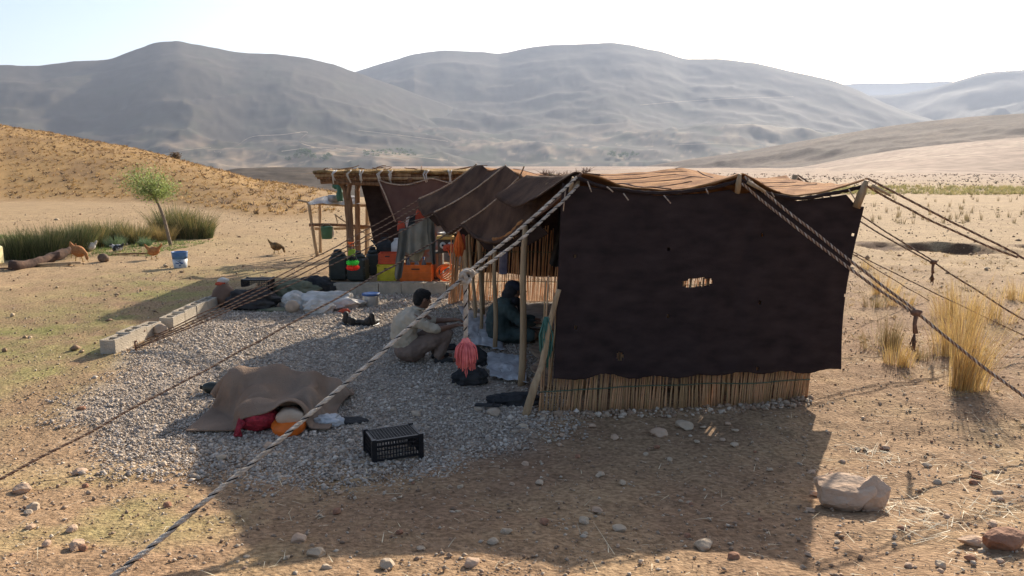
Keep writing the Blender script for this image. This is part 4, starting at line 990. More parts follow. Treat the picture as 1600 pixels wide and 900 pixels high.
jk = empty('jacket', D(652, 350, YC - .04), 'grey green jacket drying on the line with its sleeves hanging down', 'jacket')
def dc(name, rows, m, Y, **k): return drape_cloth(name, [[D(x, y, Y + (0 if len(q) < 1 else q[0])) for (x, y, *q) in r] for r in rows], m, None, None, parent=jk, **k)
dc('jacket_body', [[(634, 356), (645, 350), (660, 345), (672, 339)], [(633, 372), (645, 368), (660, 364), (676, 360)], [(633, 394), (646, 397), (661, 392), (674, 388)]], M_gcl, YC - .05, wf=18, wave=.02)
dc('jacket_lining', [[(636, 366), (650, 364), (664, 360)], [(637, 390), (652, 392), (664, 386)], [(640, 405), (654, 408), (662, 398)]], M_beige, YC + .03, wf=12)
dc('sleeve', [[(624, 358), (629, 357), (635, 356)], [(621, 385), (627, 386), (634, 386)], [(618, 410), (624, 412), (631, 410)], [(616, 430), (621, 437), (627, 434)]], M_gcl2, YC - .1, nu=12, wf=9, wave=.03)
dc('sleeve', [[(667, 342), (673, 340), (678, 342)], [(668, 365), (673, 366), (679, 366)], [(671, 388), (675, 390), (680, 390)], [(674, 408), (677, 413), (681, 412)]], M_gcl2, YC - .1, nu=12, wf=9, wave=.03)
def dct(rows, m, lab, Y, cat='cloth', **k): return drape_cloth('hanging_cloth', [[D(x, y, Y) for (x, y) in r] for r in rows], m, lab, cat, **k)
dct([[(623, 345), (628, 346), (632, 350)], [(621, 353), (627, 354), (633, 356)], [(621, 361), (628, 359), (635, 357)]], M_red, 'orange red rag on the left end of the clothes line', YC - .02, nu=10, nv=10)
dct([[(652, 327), (658, 331), (664, 337)], [(650, 333), (657, 336), (665, 340)], [(648, 343), (656, 342), (667, 340)]], M_red, 'dark red cloth draped near the right end of the clothes line', YC + .02, nu=10, nv=10)
dct([[(635, 340), (641, 338), (648, 336)], [(634, 348), (641, 348), (648, 345)], [(635, 356), (641, 355), (648, 350)]], M_sack, 'pale cloth on the line behind the jacket', YC + .05, nu=10, nv=10)
dct([[(640, 338), (644, 336), (649, 335)], [(639, 345), (644, 346), (648, 344)], [(637, 354), (643, 353), (648, 351)]], M_darkcl, 'small black cloth on the line between pale and red ones', YC - .0, nu=10, nv=10)
# orange net bag and dark red strip at the eave
mb = MB()
for k in range(46):
    a = random.uniform(0, 6.28); q = random.uniform(.4, 1); ln = random.uniform(.26, .34)
    mb.tube([(0, 0, 0), (.035 * q * math.cos(a), .035 * q * math.sin(a), -.07), (.075 * q * math.cos(a), .06 * q * math.sin(a), -.19), (.05 * q * math.cos(a) + .005, .05 * q * math.sin(a), -ln)], .0075, 4, wob=.4)
tag(put(mb.build('net_bag', M_orcl), D(717, 362, 10.1)), 'bunch of orange netting hanging under the eave of the tent', 'net')
dct([[(722, 366), (726, 367)], [(722, 380), (727, 382)], [(722, 392), (727, 390)]], M_red, 'narrow dark red rag beside the orange netting', 10.15, nu=6, nv=14)
# hangings inside the tent
drape_cloth('hanging_cloth', [[Vector((.62, 10.2, 1.72)), Vector((.7, 10.2, 1.74)), Vector((.8, 10.2, 1.72))], [Vector((.60, 10.2, 1.4)), Vector((.69, 10.2, 1.4)), Vector((.80, 10.2, 1.4))], [Vector((.50, 10.2, .98)), Vector((.6, 10.2, .93)), Vector((.72, 10.2, 1.1))]], M_darkcl, 'black garment hanging inside the tent behind the poles', 'garment', wave=.03, wf=16)
M_pur = mat('printed_purple', (.20, .17, .24), .8, (.34, .30, .36), 12, 4)
drape_cloth('hanging_cloth', [[D(782, 372, 11), D(788, 373, 11), D(793, 374, 11)], [D(781, 395, 11), D(787, 396, 11), D(793, 396, 11)], [D(780, 428, 11), D(786, 429, 11), D(792, 428, 11)]], M_pur, 'small purple printed cloth hanging from a pole inside the tent', 'cloth', nu=10, wave=.01)
M_gnet = mat('green_net', (.06, .15, .11), .8, (.10, .22, .17), 20, 4)
mb = MB()
for k in range(40):
    x = random.uniform(-.05, .05); y = random.uniform(-.03, .03); h = random.uniform(.25, .52)
    mb.tube([(x * .3, y, .5), (x + random.uniform(-.03, .03), y, .33), (x * 1.2, y, .18), (x * .9 + random.uniform(-.02, .02), y, .52 - h)], .005, 4)
tag(put(mb.build('net_bag', M_gnet), D(853, 578, 6.93) ), 'dark green netting bunched between the prop pole and the reed screen', 'net')
# pompom charm tied to the guy rope
PY = 12.4; pp = D(550, 381, PY)
rt = empty('pompom_charm', pp, 'woollen pompom charm with olive, green and red tufts tied to a guy rope', 'charm')
M_g1 = mat('olive_wool', (.24, .36, .04), .9); M_g2 = mat('lime_wool', (.12, .85, .10), .9); M_r2 = mat('scarlet_wool', (.95, .06, .03), .9)
mb = MB()
for k in range(14): mb.tube([(random.uniform(-.02, .02), random.uniform(-.02, .02), .02), (random.uniform(-.07, .07), random.uniform(-.02, .02), random.uniform(-.05, .03))], .006, 4)
mb.build('ribbon', M_orcl, rt); MB().tube([(0, 0, .01), (0, 0, -.38)], .006, 5).build('cord', M_cord, rt)
MB().box((-.01, 0, -.14), (.11, .02, .11), rot=(0, .1, 0)).build('felt_patch', M_g1, rt)
def fluff(z, m, r=.1, h=.05, n=130, name='tuft'):
    mb = MB(); mb.ell((0, 0, z), (r * .85, r * .75, h * .8), nz=.3, nf=5)
    for k in range(n):
        a = random.uniform(0, 6.28); e = random.uniform(-1, 1); d = Vector((math.cos(a) * math.sqrt(1 - e * e) * r, math.sin(a) * math.sqrt(1 - e * e) * r, e * h)); mb.tube([Vector((0, 0, z)) + d * .7, Vector((0, 0, z)) + d * 1.08], [.007, .004], 4)
    mb.build(name, m, rt)
fluff(-.25, M_darkcl, .07, .05); fluff(-.305, M_g2, .10, .055); fluff(-.385, M_r2, .105, .05)

# ================================================================== BRUSH SHELTER (pergola)
bs = empty('brush_shelter', (-2.7, 16, g1(-2.7, 16)), 'open shelter of forked posts and logs roofed with dry brush', 'shelter'); B0 = Vector(bs.location)
def log(a, b, r0, r1, name, m=M_wood_d, bend=.04, n=8, wob=.2, parent=bs, base=None):
    base = B0 if base is None else base
    a = Vector(a); b = Vector(b); pts = []; ph = random.uniform(0, 6)
    for i in range(n + 1):
        t = i / n; p = a.lerp(b, t) + Vector((0, bend * math.sin(t * 3.1 + ph) * .5, bend * math.sin(t * 4.3 + ph) * .5)); pts.append(p - base)
    return MB().tube(pts, [r0 + (r1 - r0) * i / n for i in range(n + 1)], 9, wob=wob).build(name, m, parent)
pb = Vector((D(553, 400, 15.9).x, 15.9, g1(-3.3, 15.9))); pt = D(537, 280, 15.9)
MB().tube([q - B0 for q in catmull([pb - Vector((0, 0, .05)), D(549, 400, 15.9), D(545, 330, 15.9), D(541, 300, 15.9), D(532, 284, 15.9)], 4)], [.085] * 4 + [.08] * 5 + [.085] * 4 + [.06] * 4, 10, wob=.22).build('post', M_wood_d, bs)['label'] = 'thick forked front post'
MB().tube([q - B0 for q in catmull([D(543, 312, 15.85), D(545, 295, 15.85), D(549, 278, 15.85)], 4)], .05, 8, wob=.2).build('post_fork', M_wood_d, bs)
tb = D(559, 397, 19.2); tb.z = g1(tb.x, 19.2); log(tb - Vector((0, 0, .05)), D(558, 286, 19.2), .075, .06, 'post'); log(D(557, 300, 19.1), D(563, 284, 19.1), .05, .035, 'post_fork', n=4)
q = Vector((-.95, 15.9, g1(-.95, 15.9))); log(q, (-.95, 15.9, 2.0), .07, .06, 'post'); q = Vector((-.9, 19.2, g1(-.9, 19.2))); log(q, (-.9, 19.2, 2.0), .07, .06, 'post')
# beams front and back, then roof poles along the view's width
log(D(500, 279, 15.8), D(735, 283, 15.8), .07, .055, 'beam', bend=.05, n=14); log(D(520, 283, 15.75), D(640, 292, 15.75), .045, .04, 'beam', n=10)
log(D(520, 285, 19.2) + Vector((-.3, 0, .0)), (-.6, 19.2, 1.98), .06, .05, 'beam', n=12)
for k in range(7): y = 15.9 + .55 * k; x0 = -4.15 + random.uniform(-.2, .25); log((x0, y, 2.05 + random.uniform(-.01, .02)), (-.85 + random.uniform(-.1, .2), y + random.uniform(-.15, .15), 2.05), .055, .04, 'roof_pole', m=M_wood if k % 2 else M_wood_d, bend=.05, n=10)
for k in range(6): x = -3.7 + .55 * k; log((x, 15.55 + random.uniform(-.1, .1), 1.985), (x + random.uniform(-.1, .1), 19.6, 1.96), .04, .035, 'rafter', bend=.03)
for k in range(16):
    x = random.uniform(-4.1, -1.2); y = random.uniform(15.6, 17.5); log((x, y, 2.17), (x + random.uniform(-.3, .9), y + random.uniform(-.3, .3), 2.17 + random.uniform(.0, .1)), .014, .007, 'twig', bend=.03, n=4)
# bound bundle of split poles along the front
for k in range(5): log(D(490 + 3 * k, 271 + 2.6 * k, 15.65 + .03 * k), D(620 + 22 * k, 271 + 2 * k, 15.65), .035, .03, 'roof_pole', m=M_wood if k % 2 else M_wood_d, bend=.03, n=10)
M_brush = mat('dry_brush', (.46, .30, .12), .9, (.62, .45, .2), 3, 4, attr=True, transl=.3)
n = 5200; bx_ = rng.uniform(-4.1, -.85, n); by_ = 15.6 + 3.9 * rng.uniform(0, 1, n) ** 1.5; bz = 2.10 + rng.uniform(0, .085, n) * (np.clip((bx_ + 4.2) / .8, .1, 1))
base_ = np.stack([bx_, by_, bz], -1); a_ = rng.normal(0, .5, n) + np.where(rng.uniform(0, 1, n) < .25, 1.57, 0); L_ = rng.uniform(.25, .8, n)
tip_ = base_ + np.stack([np.cos(a_) * L_, np.sin(a_) * L_, rng.normal(0, .02, n)], -1)
t_ = rng.uniform(.6, 1.2, n)[:, None] * np.array([[1, .95, .85]])
o = blades('brush_layer', base_ - np.array(B0), tip_ - np.array(B0), rng.uniform(.01, .02, n), M_brush, t_, bs, 0, 2); o['kind'] = 'stuff'
# brush bundle core so the thatch is solid
P = np.zeros((60, 24, 3))
for i in range(60):
    for j in range(24):
        x = -4.0 + 3.1 * i / 59; y = 15.6 + 3.9 * j / 23; P[i, j] = (x, y + .05 * math.sin(i * 1.7), 2.11 + .025 * mnoise.noise(Vector((x * 4, y * 4, 0))) + .04 * math.sin(i * .5) * .3 + .02)
shell('thatch', P, M_brush_s if False else mat('thatch_core', (.30, .19, .08), .95, (.46, .31, .14), 14, 6, bump=1, bscale=40, stretch=(.4, 3, 3)), .05, bs, base=B0)
for k in range(7):
    x = D([521, 545, 563, 592, 608, 665, 702][k], 270, 15.6).x; m_ = MB()
    for s_ in range(3): m_.tube([(x + .02 * s_, 15.57, 1.97 + random.uniform(-.08, .02)), (x + .01 * s_ + random.uniform(-.05, .05), 15.52, 2.09), (x + random.uniform(-.04, .08), 15.6, 2.17)], .014, 5)
    m_.build('binding_rag', M_sack, bs).location = -B0 * 1.0
# dark cloth walls hung from the shelter
def dct2(rows, Y, m, lab, name='shelter_cloth', cat='cloth', **k): return drape_cloth(name, [[D(x, y, Y + (q[0] if q else 0)) for (x, y, *q) in r] for r in rows], m, lab, cat, **k)
dct2([[(564, 288), (590, 289), (620, 290), (650, 290)], [(574, 330), (598, 330), (625, 330), (650, 330)], [(584, 383), (600, 386), (622, 384), (642, 376)]], 16.6, M_black, 'black cloth hanging down from the brush shelter', nu=40, nv=30, wave=.02, wf=14)
M_brtarp = mat('brown_tarp', (.10, .05, .04), .9, (.14, .075, .055), 3, 5, bump=.3)
dct2([[(591, 281), (625, 290), (650, 288), (672, 279), (712, 286)], [(598, 306), (628, 318), (655, 318), (680, 312), (712, 312)], [(618, 347), (636, 352), (656, 352), (682, 350), (712, 350)]], 15.55, M_brtarp, 'sagging brown tarpaulin tied under the brush roof', 'tarpaulin', 'tarpaulin', nu=40, nv=20, wave=.02)
mb = MB(); mb.tube([D(591, 281, 15.5), D(602, 305, 15.5), D(618, 347, 15.5)], .014, 6); mb.tube(catmull([D(591, 281, 15.5), D(610, 287, 15.5), D(632, 289, 15.5), D(655, 284, 15.5), D(674, 279, 15.5), D(695, 284, 15.5), D(712, 288, 15.5)], 4), .013, 6)
o = mb.build('hem_cord', M_cord); o.parent = COL.objects['tarpaulin']; o.matrix_parent_inverse = Matrix.Translation(-Vector(COL.objects['tarpaulin'].location))

# ---------------------------------------------------------------- stick table behind the shelter with vessels
tz = g1(-5, 19.6); TB = Vector((D(520, 395, 19.6).x, 19.6, tz))
tbl = empty('stick_table', TB, 'rough stick table standing behind the forked shelter post', 'table')
def tl_(a, b, r, name, m=M_wood, bend=.04, n=6): return log(a, b, r, r * .85, name, m, bend, n, .25, tbl, TB)
def DG(px, Y): p = D(px, 400, Y); return Vector((p.x, Y, g1(p.x, Y) - .03))
tl_(DG(497, 19.4), D(482, 318, 19.4), .045, 'leg', bend=.1); tl_(DG(501, 20.0), D(500, 318, 20.0), .045, 'leg'); tl_(DG(572, 19.4), D(574, 318, 19.4), .045, 'leg'); tl_(DG(575, 20.0), D(576, 318, 20.0), .04, 'leg')
tl_(D(466, 312, 19.4), D(492, 320, 19.4), .03, 'rail', bend=.02); tl_(D(480, 318, 19.4), D(580, 321, 19.4), .035, 'rail'); tl_(D(480, 318, 20.0), D(580, 321, 20.0), .035, 'rail')
tl_(D(483, 352, 19.35), D(580, 353, 19.35), .04, 'rail', M_wood_d); tl_(D(486, 356, 19.5), D(578, 358, 19.5), .035, 'rail'); tl_(D(523, 335, 19.3), D(582, 372, 19.3), .016, 'brace'); tl_(D(523, 335, 19.3), D(528, 350, 19.3), .014, 'brace')
for k in range(5): tl_(D(484, 317, 19.45 + .13 * k), D(578, 320, 19.45 + .13 * k), .03, 'tabletop_slat', bend=.02)
tag(drape_cloth('plastic_sheet', [[D(480, 317, 19.3), D(505, 307, 19.5), D(535, 305, 19.6), D(560, 307, 19.7)], [D(480, 318, 19.3), D(505, 314, 19.4), D(540, 313, 19.4), D(562, 314, 19.4)], [D(483, 320, 19.2), D(506, 318, 19.2), D(538, 320, 19.2), D(562, 318, 19.2)]], mat('white_tarp', (.62, .62, .62), .4, (.85, .84, .82), 5, 5, bump=.8, bscale=9, transl=.4), 'crumpled whitish plastic sheet on the stick table', 'sheet', wave=.07, wf=24, nu=40), cat='sheet')
rt = empty('cooking_pot', D(522, 316, 19.35), 'dented grey metal pot on the stick table', 'pot'); MB().lathe([(.1, 0), (.15, .04), (.16, .14), (.14, .17), (.145, .18)], seg=18).build('pot_body', mat('aluminium', (.35, .35, .36), .45, (.2, .2, .2), 6, 4, metal=.5), rt); MB().box((-.17, 0, .15), (.05, .03, .012)).build('handle', M_blackpl, rt)
rt = MB().tube([q - D(530, 300, 19.0) for q in catmull([D(526, 284, 19.0), D(529, 292, 19.0), D(531, 302, 19.0), D(532, 314, 19.0)], 4)], [.05, .07, .06, .065, .07, .075, .07, .075, .08, .085, .085, .08, .07], 9, wob=.35).ell(D(524, 290, 19.0) - D(530, 300, 19.0), (.08, .04, .09), nz=.4).build('hanging_cloth', M_greenpl); rt.location = D(530, 300, 19.0); tag(rt, 'dark green sleeve of cloth hanging over the stick table from the shelter beam', 'cloth')
rt = empty('bucket', D(511, 373, 19.25), 'dark green bucket hanging below the rail of the stick table', 'bucket'); MB().lathe([(.13, 0), (.15, .3), (.155, .31), (.13, .3)], seg=18).build('bucket_body', M_greenpl, rt); MB().tube([(-.15, 0, .3), (-.05, 0, .38), (.05, 0, .38), (.15, 0, .3)], .006, 5).build('handle', M_cord, rt)
rt = empty('plastic_bag', D(519, 370, 19.3), 'pale bag hanging beside the green bucket', 'bag'); mb = MB(); mb.ell((0, 0, .13), (.05, .05, .15), nz=.2); mb.build('bag_body', M_sack, rt)
# ================================================================== COVERED HEAP WITH A BROWN BLANKET
M_blk = mat('felt_blanket', (.22, .15, .105), .95, (.32, .23, .165), 3, 8, .3, .7, bump=.7, bscale=90, spec=.1)
HB = G(425, 640); HB.z = g1(HB.x, HB.y)
def gp(px, py, dz=0): p = G(px, py); return Vector((p.x, p.y, p.z + dz))
def drape_sim(cx, cy, wx, wy, rot, balls, sp=.019, z0=.46, steps=230, iters=9, droop=None):
    nu = int(wx / sp) + 1; nv = int(wy / sp) + 1; U, V_ = np.meshgrid((np.arange(nu) - (nu - 1) / 2) * sp, (np.arange(nv) - (nv - 1) / 2) * sp, indexing='ij')
    ca, sa = math.cos(rot), math.sin(rot); U0 = U; U = U * .86 + .012 * np.sin(U * 25 + V_ * 6); P = np.stack([cx + U * ca - V_ * sa, cy + U * sa + V_ * ca, np.full_like(U, z0) + .015 * fbm(U * 6, V_ * 6, 3, 5) + .045 * np.sin(U0 * 21 + 2.2 * V_)], -1); Q = P.copy()
    gz = gh(P[..., 0], P[..., 1]) + .034; d2 = sp * math.sqrt(2); cons = []
    for (du, dv, L, k) in ((1, 0, sp, 1.), (0, 1, sp, 1.), (1, 1, d2, .35), (1, -1, d2, .35), (3, 0, 3 * sp, .10), (0, 3, 3 * sp, .10)):
        for par in ((0, 1) if max(du, abs(dv)) == 1 else (0, 1, 2, 3, 4, 5)):
            m = 2 if max(du, abs(dv)) == 1 else 6; ax = 0 if du else 1
            iu = np.arange(nu - du); iv = np.arange(max(0, -dv), nv - max(0, dv)); A, B = np.meshgrid(iu, iv, indexing='ij'); key = (A if ax == 0 else B) % m
            sel = (key == par) if m == 2 else ((key >= 0) & ((key % 6) == par)); a = (A * nv + B)[sel]; b = ((A + du) * nv + B + dv)[sel]
            if len(a): cons.append((a, b, L, k))
    p = P.reshape(-1, 3); q = Q.reshape(-1, 3); g = gz.ravel()
    for st in range(steps):
        v = (p - q) * .965; q = p.copy(); p = p + v; p[:, 2] -= .00085
        for it in range(iters):
            for a, b, L, k in cons:
                d = p[b] - p[a]; l = np.sqrt((d * d).sum(1)) + 1e-9; c = (k * .5 * (l - L) / l)[:, None] * d
                p[a] += c; p[b] -= c
            if it % 3 == 2 or it == iters - 1:
                for (c0, r0) in balls:
                    w = (p - c0) / r0; l = np.sqrt((w * w).sum(1)); k = l < 1
                    if k.any():
                        t = c0 + w[k] / l[k][:, None] * r0; q[k] += (t - p[k]) * .2 + (t - q[k]) * .5; p[k] = t
                k = p[:, 2] < g; p[k, 2] = g[k]; q[k] += (p[k] - q[k]) * .7
    return p.reshape(nu, nv, 3)
zb = HB.z
def ball(px, Y, r, zc=None): x = D(px, 600, Y).x; return (np.array([x, Y, g1(x, Y) + (r[2] * .35 if zc is None else zc)]), np.array(r))
BAG_P = G(386, 684) + Vector((0, .1, 0)); TUB_P = G(447, 682) + Vector((0, .13, 0))
def ballw(x, y, zc, r): return (np.array([x, y, g1(x, y) + zc]), np.array(r))
BALLS = [ball(375, 7.12, (.18, .2, .30)), ball(432, 7.2, (.22, .24, .29)), ball(486, 7.12, (.17, .22, .26)), ball(520, 7.22, (.13, .17, .19)), ballw(BAG_P.x + .02, BAG_P.y + .15, .12, (.20, .17, .14)), ballw(TUB_P.x, TUB_P.y + .02, .14, (.15, .15, .14)), ball(405, 6.85, (.2, .2, .22)), ball(480, 6.78, (.12, .14, .22))]
bl = drape_sim(D(434, 600, 7.02).x, 6.95, 1.50, 1.27, R(4), BALLS)
Vv = bl; o = fast_mesh('blanket', Vv.reshape(-1, 3) - np.array(HB), grid_faces(*Vv.shape[:2]), M_blk, None, True)
o.location = HB; s_ = o.modifiers.new('smooth', 'SUBSURF'); s_.levels = 1; s_.render_levels = 1; s_ = o.modifiers.new('thickness', 'SOLIDIFY'); s_.thickness = .012; s_.offset = 0
tag(o, 'brown felt blanket thrown over a heap of goods on the gravel', 'blanket')
M_rmesh = mat('red_mesh_bag', (.45, .035, .05), .7, (.25, .02, .03), 30, 3, bump=1, bscale=50)
rt = empty('mesh_bag', BAG_P, 'red mesh bag bulging out under the left side of the brown blanket', 'bag')
m_ = MB(); m_.ell((.02, .12, .11), (.19, .15, .115), nz=.12, nf=3, sub=4)
m_.build('bag_body', M_rmesh, rt); m_ = MB(); m_.tube([(-.07, -.02, .10), (-.085, -.07, .07), (-.08, -.10, .01)], [.05, .018, .035], 10, wob=.5); m_.build('bag_neck', M_rmesh, rt)
rt = empty('bucket', TUB_P, 'pale sack in an orange tub tipped out under the middle of the brown blanket', 'tub')
m_ = MB(); m_.lathe([(.13, 0), (.145, .02), (.15, .08), (.13, .10)], (0, 0, .01), 20, rot=(R(14), R(-6), 0)); m_.build('tub_body', M_ora, rt); m_ = MB(); m_.ell((0, .035, .115), (.14, .115, .085), nz=.45, nf=3.5); m_.build('sack_mouth', mat('pale_sack', (.48, .35, .24), .85, (.58, .45, .33), 6, 4, bump=.5), rt)
rt = empty('bottle', G(340, 614), 'dark green bottle lying at the far left edge of the blanket', 'bottle', rz=.0); m_ = MB(); m_.lathe([(.03, -.15), (.055, -.12), (.06, .08), (.04, .13), (.02, .15)], (0, 0, .055), 14, rot=(0, R(-88), 0)); m_.build('bottle_body', M_dkgreen, rt); MB().lathe([(.022, .151), (.022, .17)], (0, 0, .055), 10, rot=(0, R(-88), 0)).build('cap', M_blackpl, rt)
lump('plastic_bag', G(510, 668) + Vector((0, .08, 0)), (.13, .09, .06), M_sheetp, 'pale bluish plastic bag peeping out under the right of the blanket', 'bag', seed=21)
lump('cloth', G(537, 664) + Vector((.03, .08, 0)), (.16, .08, .025), M_darkcl, 'flat dark rag at the right foot of the blanket heap', 'rag', seed=22)

# ================================================================== THINGS AROUND THE OPEN SIDE
lump('bag', G(735, 600) + Vector((0, .05, 0)), (.19, .13, .11), M_darkcl, 'black bag on the gravel right below the pink tassel', 'bag', seed=31)
lump('bag', G(735, 575) + Vector((.02, .1, 0)), (.16, .10, .14), M_darkcl, 'darker bag behind the pink tassel', 'bag', seed=32)
lump('shoe', G(700, 546), (.14, .08, .045), M_darkcl, 'flat black slipper beside the squatting man', 'slipper', seed=33)
lump('bag', G(786, 630), (.16, .09, .06), M_darkcl, 'black rag heap left of the nearest tent pole foot', 'rag', seed=34)
lump('bag', G(812, 632), (.20, .10, .075), M_darkcl, 'black rag heap lying round the nearest tent pole foot', 'rag', seed=35)
rt = empty('sandal', G(762, 640) + Vector((0, 0, .045)), 'flat dark sandal lying on two pale stones', 'sandal', rz=-.15); MB().box((0, 0, .0), (.24, .07, .014)).build('sole', M_darkcl, rt); MB().tube([(.05, -.035, .005), (.06, 0, .035), (.05, .035, .005)], .008, 6).build('strap', M_darkcl, rt)
def sheet_on_ground(poly, m, lab, name='plastic_sheet', cat='sheet', h=.02, n=34, amp=.02, thick=.004, fr_=5):
    a, b, c, d = [G(*p) for p in poly]; P = np.zeros((n, n, 3))
    for i in range(n):
        for j in range(n):
            u, v = i / (n - 1), j / (n - 1); p = a.lerp(b, u).lerp(d.lerp(c, u), v)
            e = .05 * mnoise.noise(Vector((u * 5, v * 5, 7))); p.x += e; p.y += e
            P[i, j] = (p.x, p.y, g1(p.x, p.y) + h + amp * (1 + mnoise.noise(Vector((p.x * fr_, p.y * fr_, 2))) + .6 * mnoise.noise(Vector((p.x * fr_ * 3, p.y * fr_ * 3, 9)))))
    base = P.reshape(-1, 3).mean(0); o = shell(name, P, m, thick, None, base=base); o.location = base; return tag(o, lab, cat)
sheet_on_ground([(765, 592), (826, 605), (812, 560), (758, 558)], M_sheetp, 'crumpled clear plastic sheet on the gravel at the tent threshold', amp=.03)
sheet_on_ground([(738, 545), (790, 552), (768, 500), (716, 482)], M_sheetp, 'large grey plastic sheet spread between the man and the tent', amp=.03)
M_rug = mat('woven_rug', (.26, .16, .10), .95, (.42, .29, .18), 4, 8, .3, .7, bump=.8, bscale=25, band=('DIAGONAL', 3, 6, .35))
def rugw(x0, x1, y0, y1, m, lab, amp=.02, h=.02):
    n = 60; P = np.zeros((n, n, 3))
    for i in range(n):
        for j in range(n):
            x = x0 + (x1 - x0) * i / (n - 1) + .05 * math.sin(j * .3); y = y0 + (y1 - y0) * j / (n - 1) + .04 * math.sin(i * .33)
            P[i, j] = (x, y, g1(x, y) + h + amp * (1 + mnoise.noise(Vector((x * 3, y * 3, 4))) + .5 * mnoise.noise(Vector((x * 8, y * 8, 4)))))
    b = P.reshape(-1, 3).mean(0); o = shell('rug', P, m, .008, None, base=b); o.location = b; return tag(o, lab, 'rug')
rugw(.25, 2.7, 7.6, 10.1, M_rug, 'brown woven rug rumpled on the floor inside the tent', .03)
rugw(-.2, 3.4, 10.4, 12.5, mat('grey_rug', (.20, .17, .14), .95, (.32, .28, .24), 5, 6), 'greyish rug at the back of the tent, striped by sunlight through the reeds')

# ================================================================== PEOPLE
M_skin = mat('skin', (.20, .105, .065), .6, (.24, .13, .08), 20, 3); M_hair = mat('black_hair', (.008, .007, .006), .7, (.02, .017, .015), 30, 4, bump=.8, bscale=90)
M_shirt = mat('cream_shirt', (.44, .36, .26), .9, (.52, .44, .33), 5, 5, bump=.5, bscale=14); M_trou = mat('brown_trousers', (.17, .12, .095), .95, (.24, .17, .13), 5, 5, bump=.6, bscale=14)
M_coat = mat('dark_green_coat', (.036, .056, .052), .9, (.06, .085, .078), 4, 5, bump=.6, bscale=12); M_scarf = mat('dark_scarf', (.015, .015, .018), .9, (.04, .04, .045), 8, 4); M_eye = mat('eye', (.5, .48, .45), .3)
def hand_chain(w, d, side, up=Vector((0, 0, 1)), s=1.0, curl=.5):
    """palm and five separate fingers from wrist w along d"""
    d = Vector(d).normalized(); sd = d.cross(up).normalized() * side; dn = -up; w = Vector(w); out = [('c', w, .024 * s, w + d * .045 * s, .026 * s)]
    out.append(('e', w + d * .05 * s, (.035 * s, .035 * s, .018 * s)))
    for k, (o_, L) in enumerate(((-.028, .062), (-.009, .075), (.010, .070), (.028, .055))):
        r0 = w + d * .075 * s + sd * o_ * s; m_ = r0 + d * L * .5 * s + dn * .012 * curl * s; e = m_ + d * L * .42 * s + dn * .045 * curl * s
        out.append(('chain', [(*r0, .0095 * s), (*m_, .0088 * s), (*e, .0075 * s)]))
    t0 = w + d * .03 * s - sd * .028 * s; t1 = t0 + d * .03 * s - sd * .028 * s; t2 = t1 + d * .03 * s + dn * .01
    out.append(('chain', [(*t0, .013 * s), (*t1, .011 * s), (*t2, .009 * s)])); return out
def head_prims(c, fwd, r=.098, s=1.0):
    f = Vector(fwd).normalized(); l = Vector((0, 0, 1)).cross(f).normalized(); u = f.cross(l); c = Vector(c)
    yaw = math.atan2(f.y, f.x); pit = -math.asin(f.z)
    P = [('e', c, (r * 1.02, r * .80, r * 1.10), (0, pit, yaw)), ('e', c + f * .035 - u * .055, (.062, .055, .055), (0, pit, yaw)), ('c', c + f * .07 - u * .085, .022, c + f * .05 - u * .08, .03),
         ('c', c + f * .098 + u * .008, .009, c + f * .112 - u * .026, .015), ('c', c + f * .085 - u * .052 + l * .018, .010, c + f * .085 - u * .052 - l * .018, .010), ('c', c + f * .088 + u * .024 + l * .03, .012, c + f * .088 + u * .024 - l * .03, .012)]
    for s_ in (-1, 1): P.append(('e', c + l * s_ * r * .84 - f * .005 - u * .01, (.018, .012, .032), (0, pit, yaw)))
    eyes = [c + f * .086 + u * .008 + l * s_ * .032 for s_ in (-1, 1)]
    return P, eyes, (f, l, u)
# --- man in the cream shirt, squatting with his arms stretched over his knees
mp = G(652, 570); mp.y += .12; man = empty('person', Vector((mp.x, mp.y, g1(mp.x, mp.y))), 'man in a cream shirt squatting on the gravel with arms over his knees', 'person', rz=R(14))
hc = (.06, .02, .745)
hp_, eyes, (f, l, u) = head_prims(hc, (.92, .30, -.24), .095)
body = list(hp_) + [('chain', [(-.10, 0, .20, .11), (-.17, 0, .36, .11), (-.10, 0, .52, .10), (-.02, 0, .60, .055), (.03, .01, .68, .05), (.06, .02, .74, .06)])]
for s, el, wr in ((-1, (.20, -.22, .42), (.41, -.12, .435)), (1, (.22, .20, .44), (.43, .10, .46))):
    body.append(('chain', [(-.06, s * .17, .555, .05), (*el, .038), (*wr, .026)])); d = Vector(wr) - Vector(el); body += hand_chain(wr, d, s, s=.95, curl=.7)
for s in (-1, 1):
    body.append(('chain', [(-.08, s * .08, .16, .07), (.32, s * .13, .36, .05), (.24, s * .12, .08, .04)])); body.append(('c', (.22, s * .12, .035), .033, (.40, s * .13, .025), .026))
melt('body', body, M_skin, man, .0095, 3)
sh = [('chain', [(-.11, 0, .20, .145), (-.17, 0, .33, .155), (-.15, 0, .45, .155), (-.07, 0, .54, .125), (-.02, .0, .605, .075)])]
for s, el in ((-1, (.20, -.22, .42)), (1, (.22, .20, .44))):
    sh.append(('chain', [(-.07, s * .08, .53, .11), (-.06, s * .16, .53, .078), (.10, s * .205, .455, .062), (el[0] - .02, el[1], el[2] + .005, .058)]))
melt('shirt', sh, M_shirt, man, .012, 5, .014, .05)
mb = MB(); mb.tube([(.03 + .055 * math.cos(t) - .01, .0 + .062 * math.sin(t), .642 - .018 * math.cos(t)) for t in np.linspace(0, 6.28, 22)], .014, 7); mb.build('collar', M_shirt, man)
tr = [('e', (-.09, 0, .15), (.19, .18, .14))]
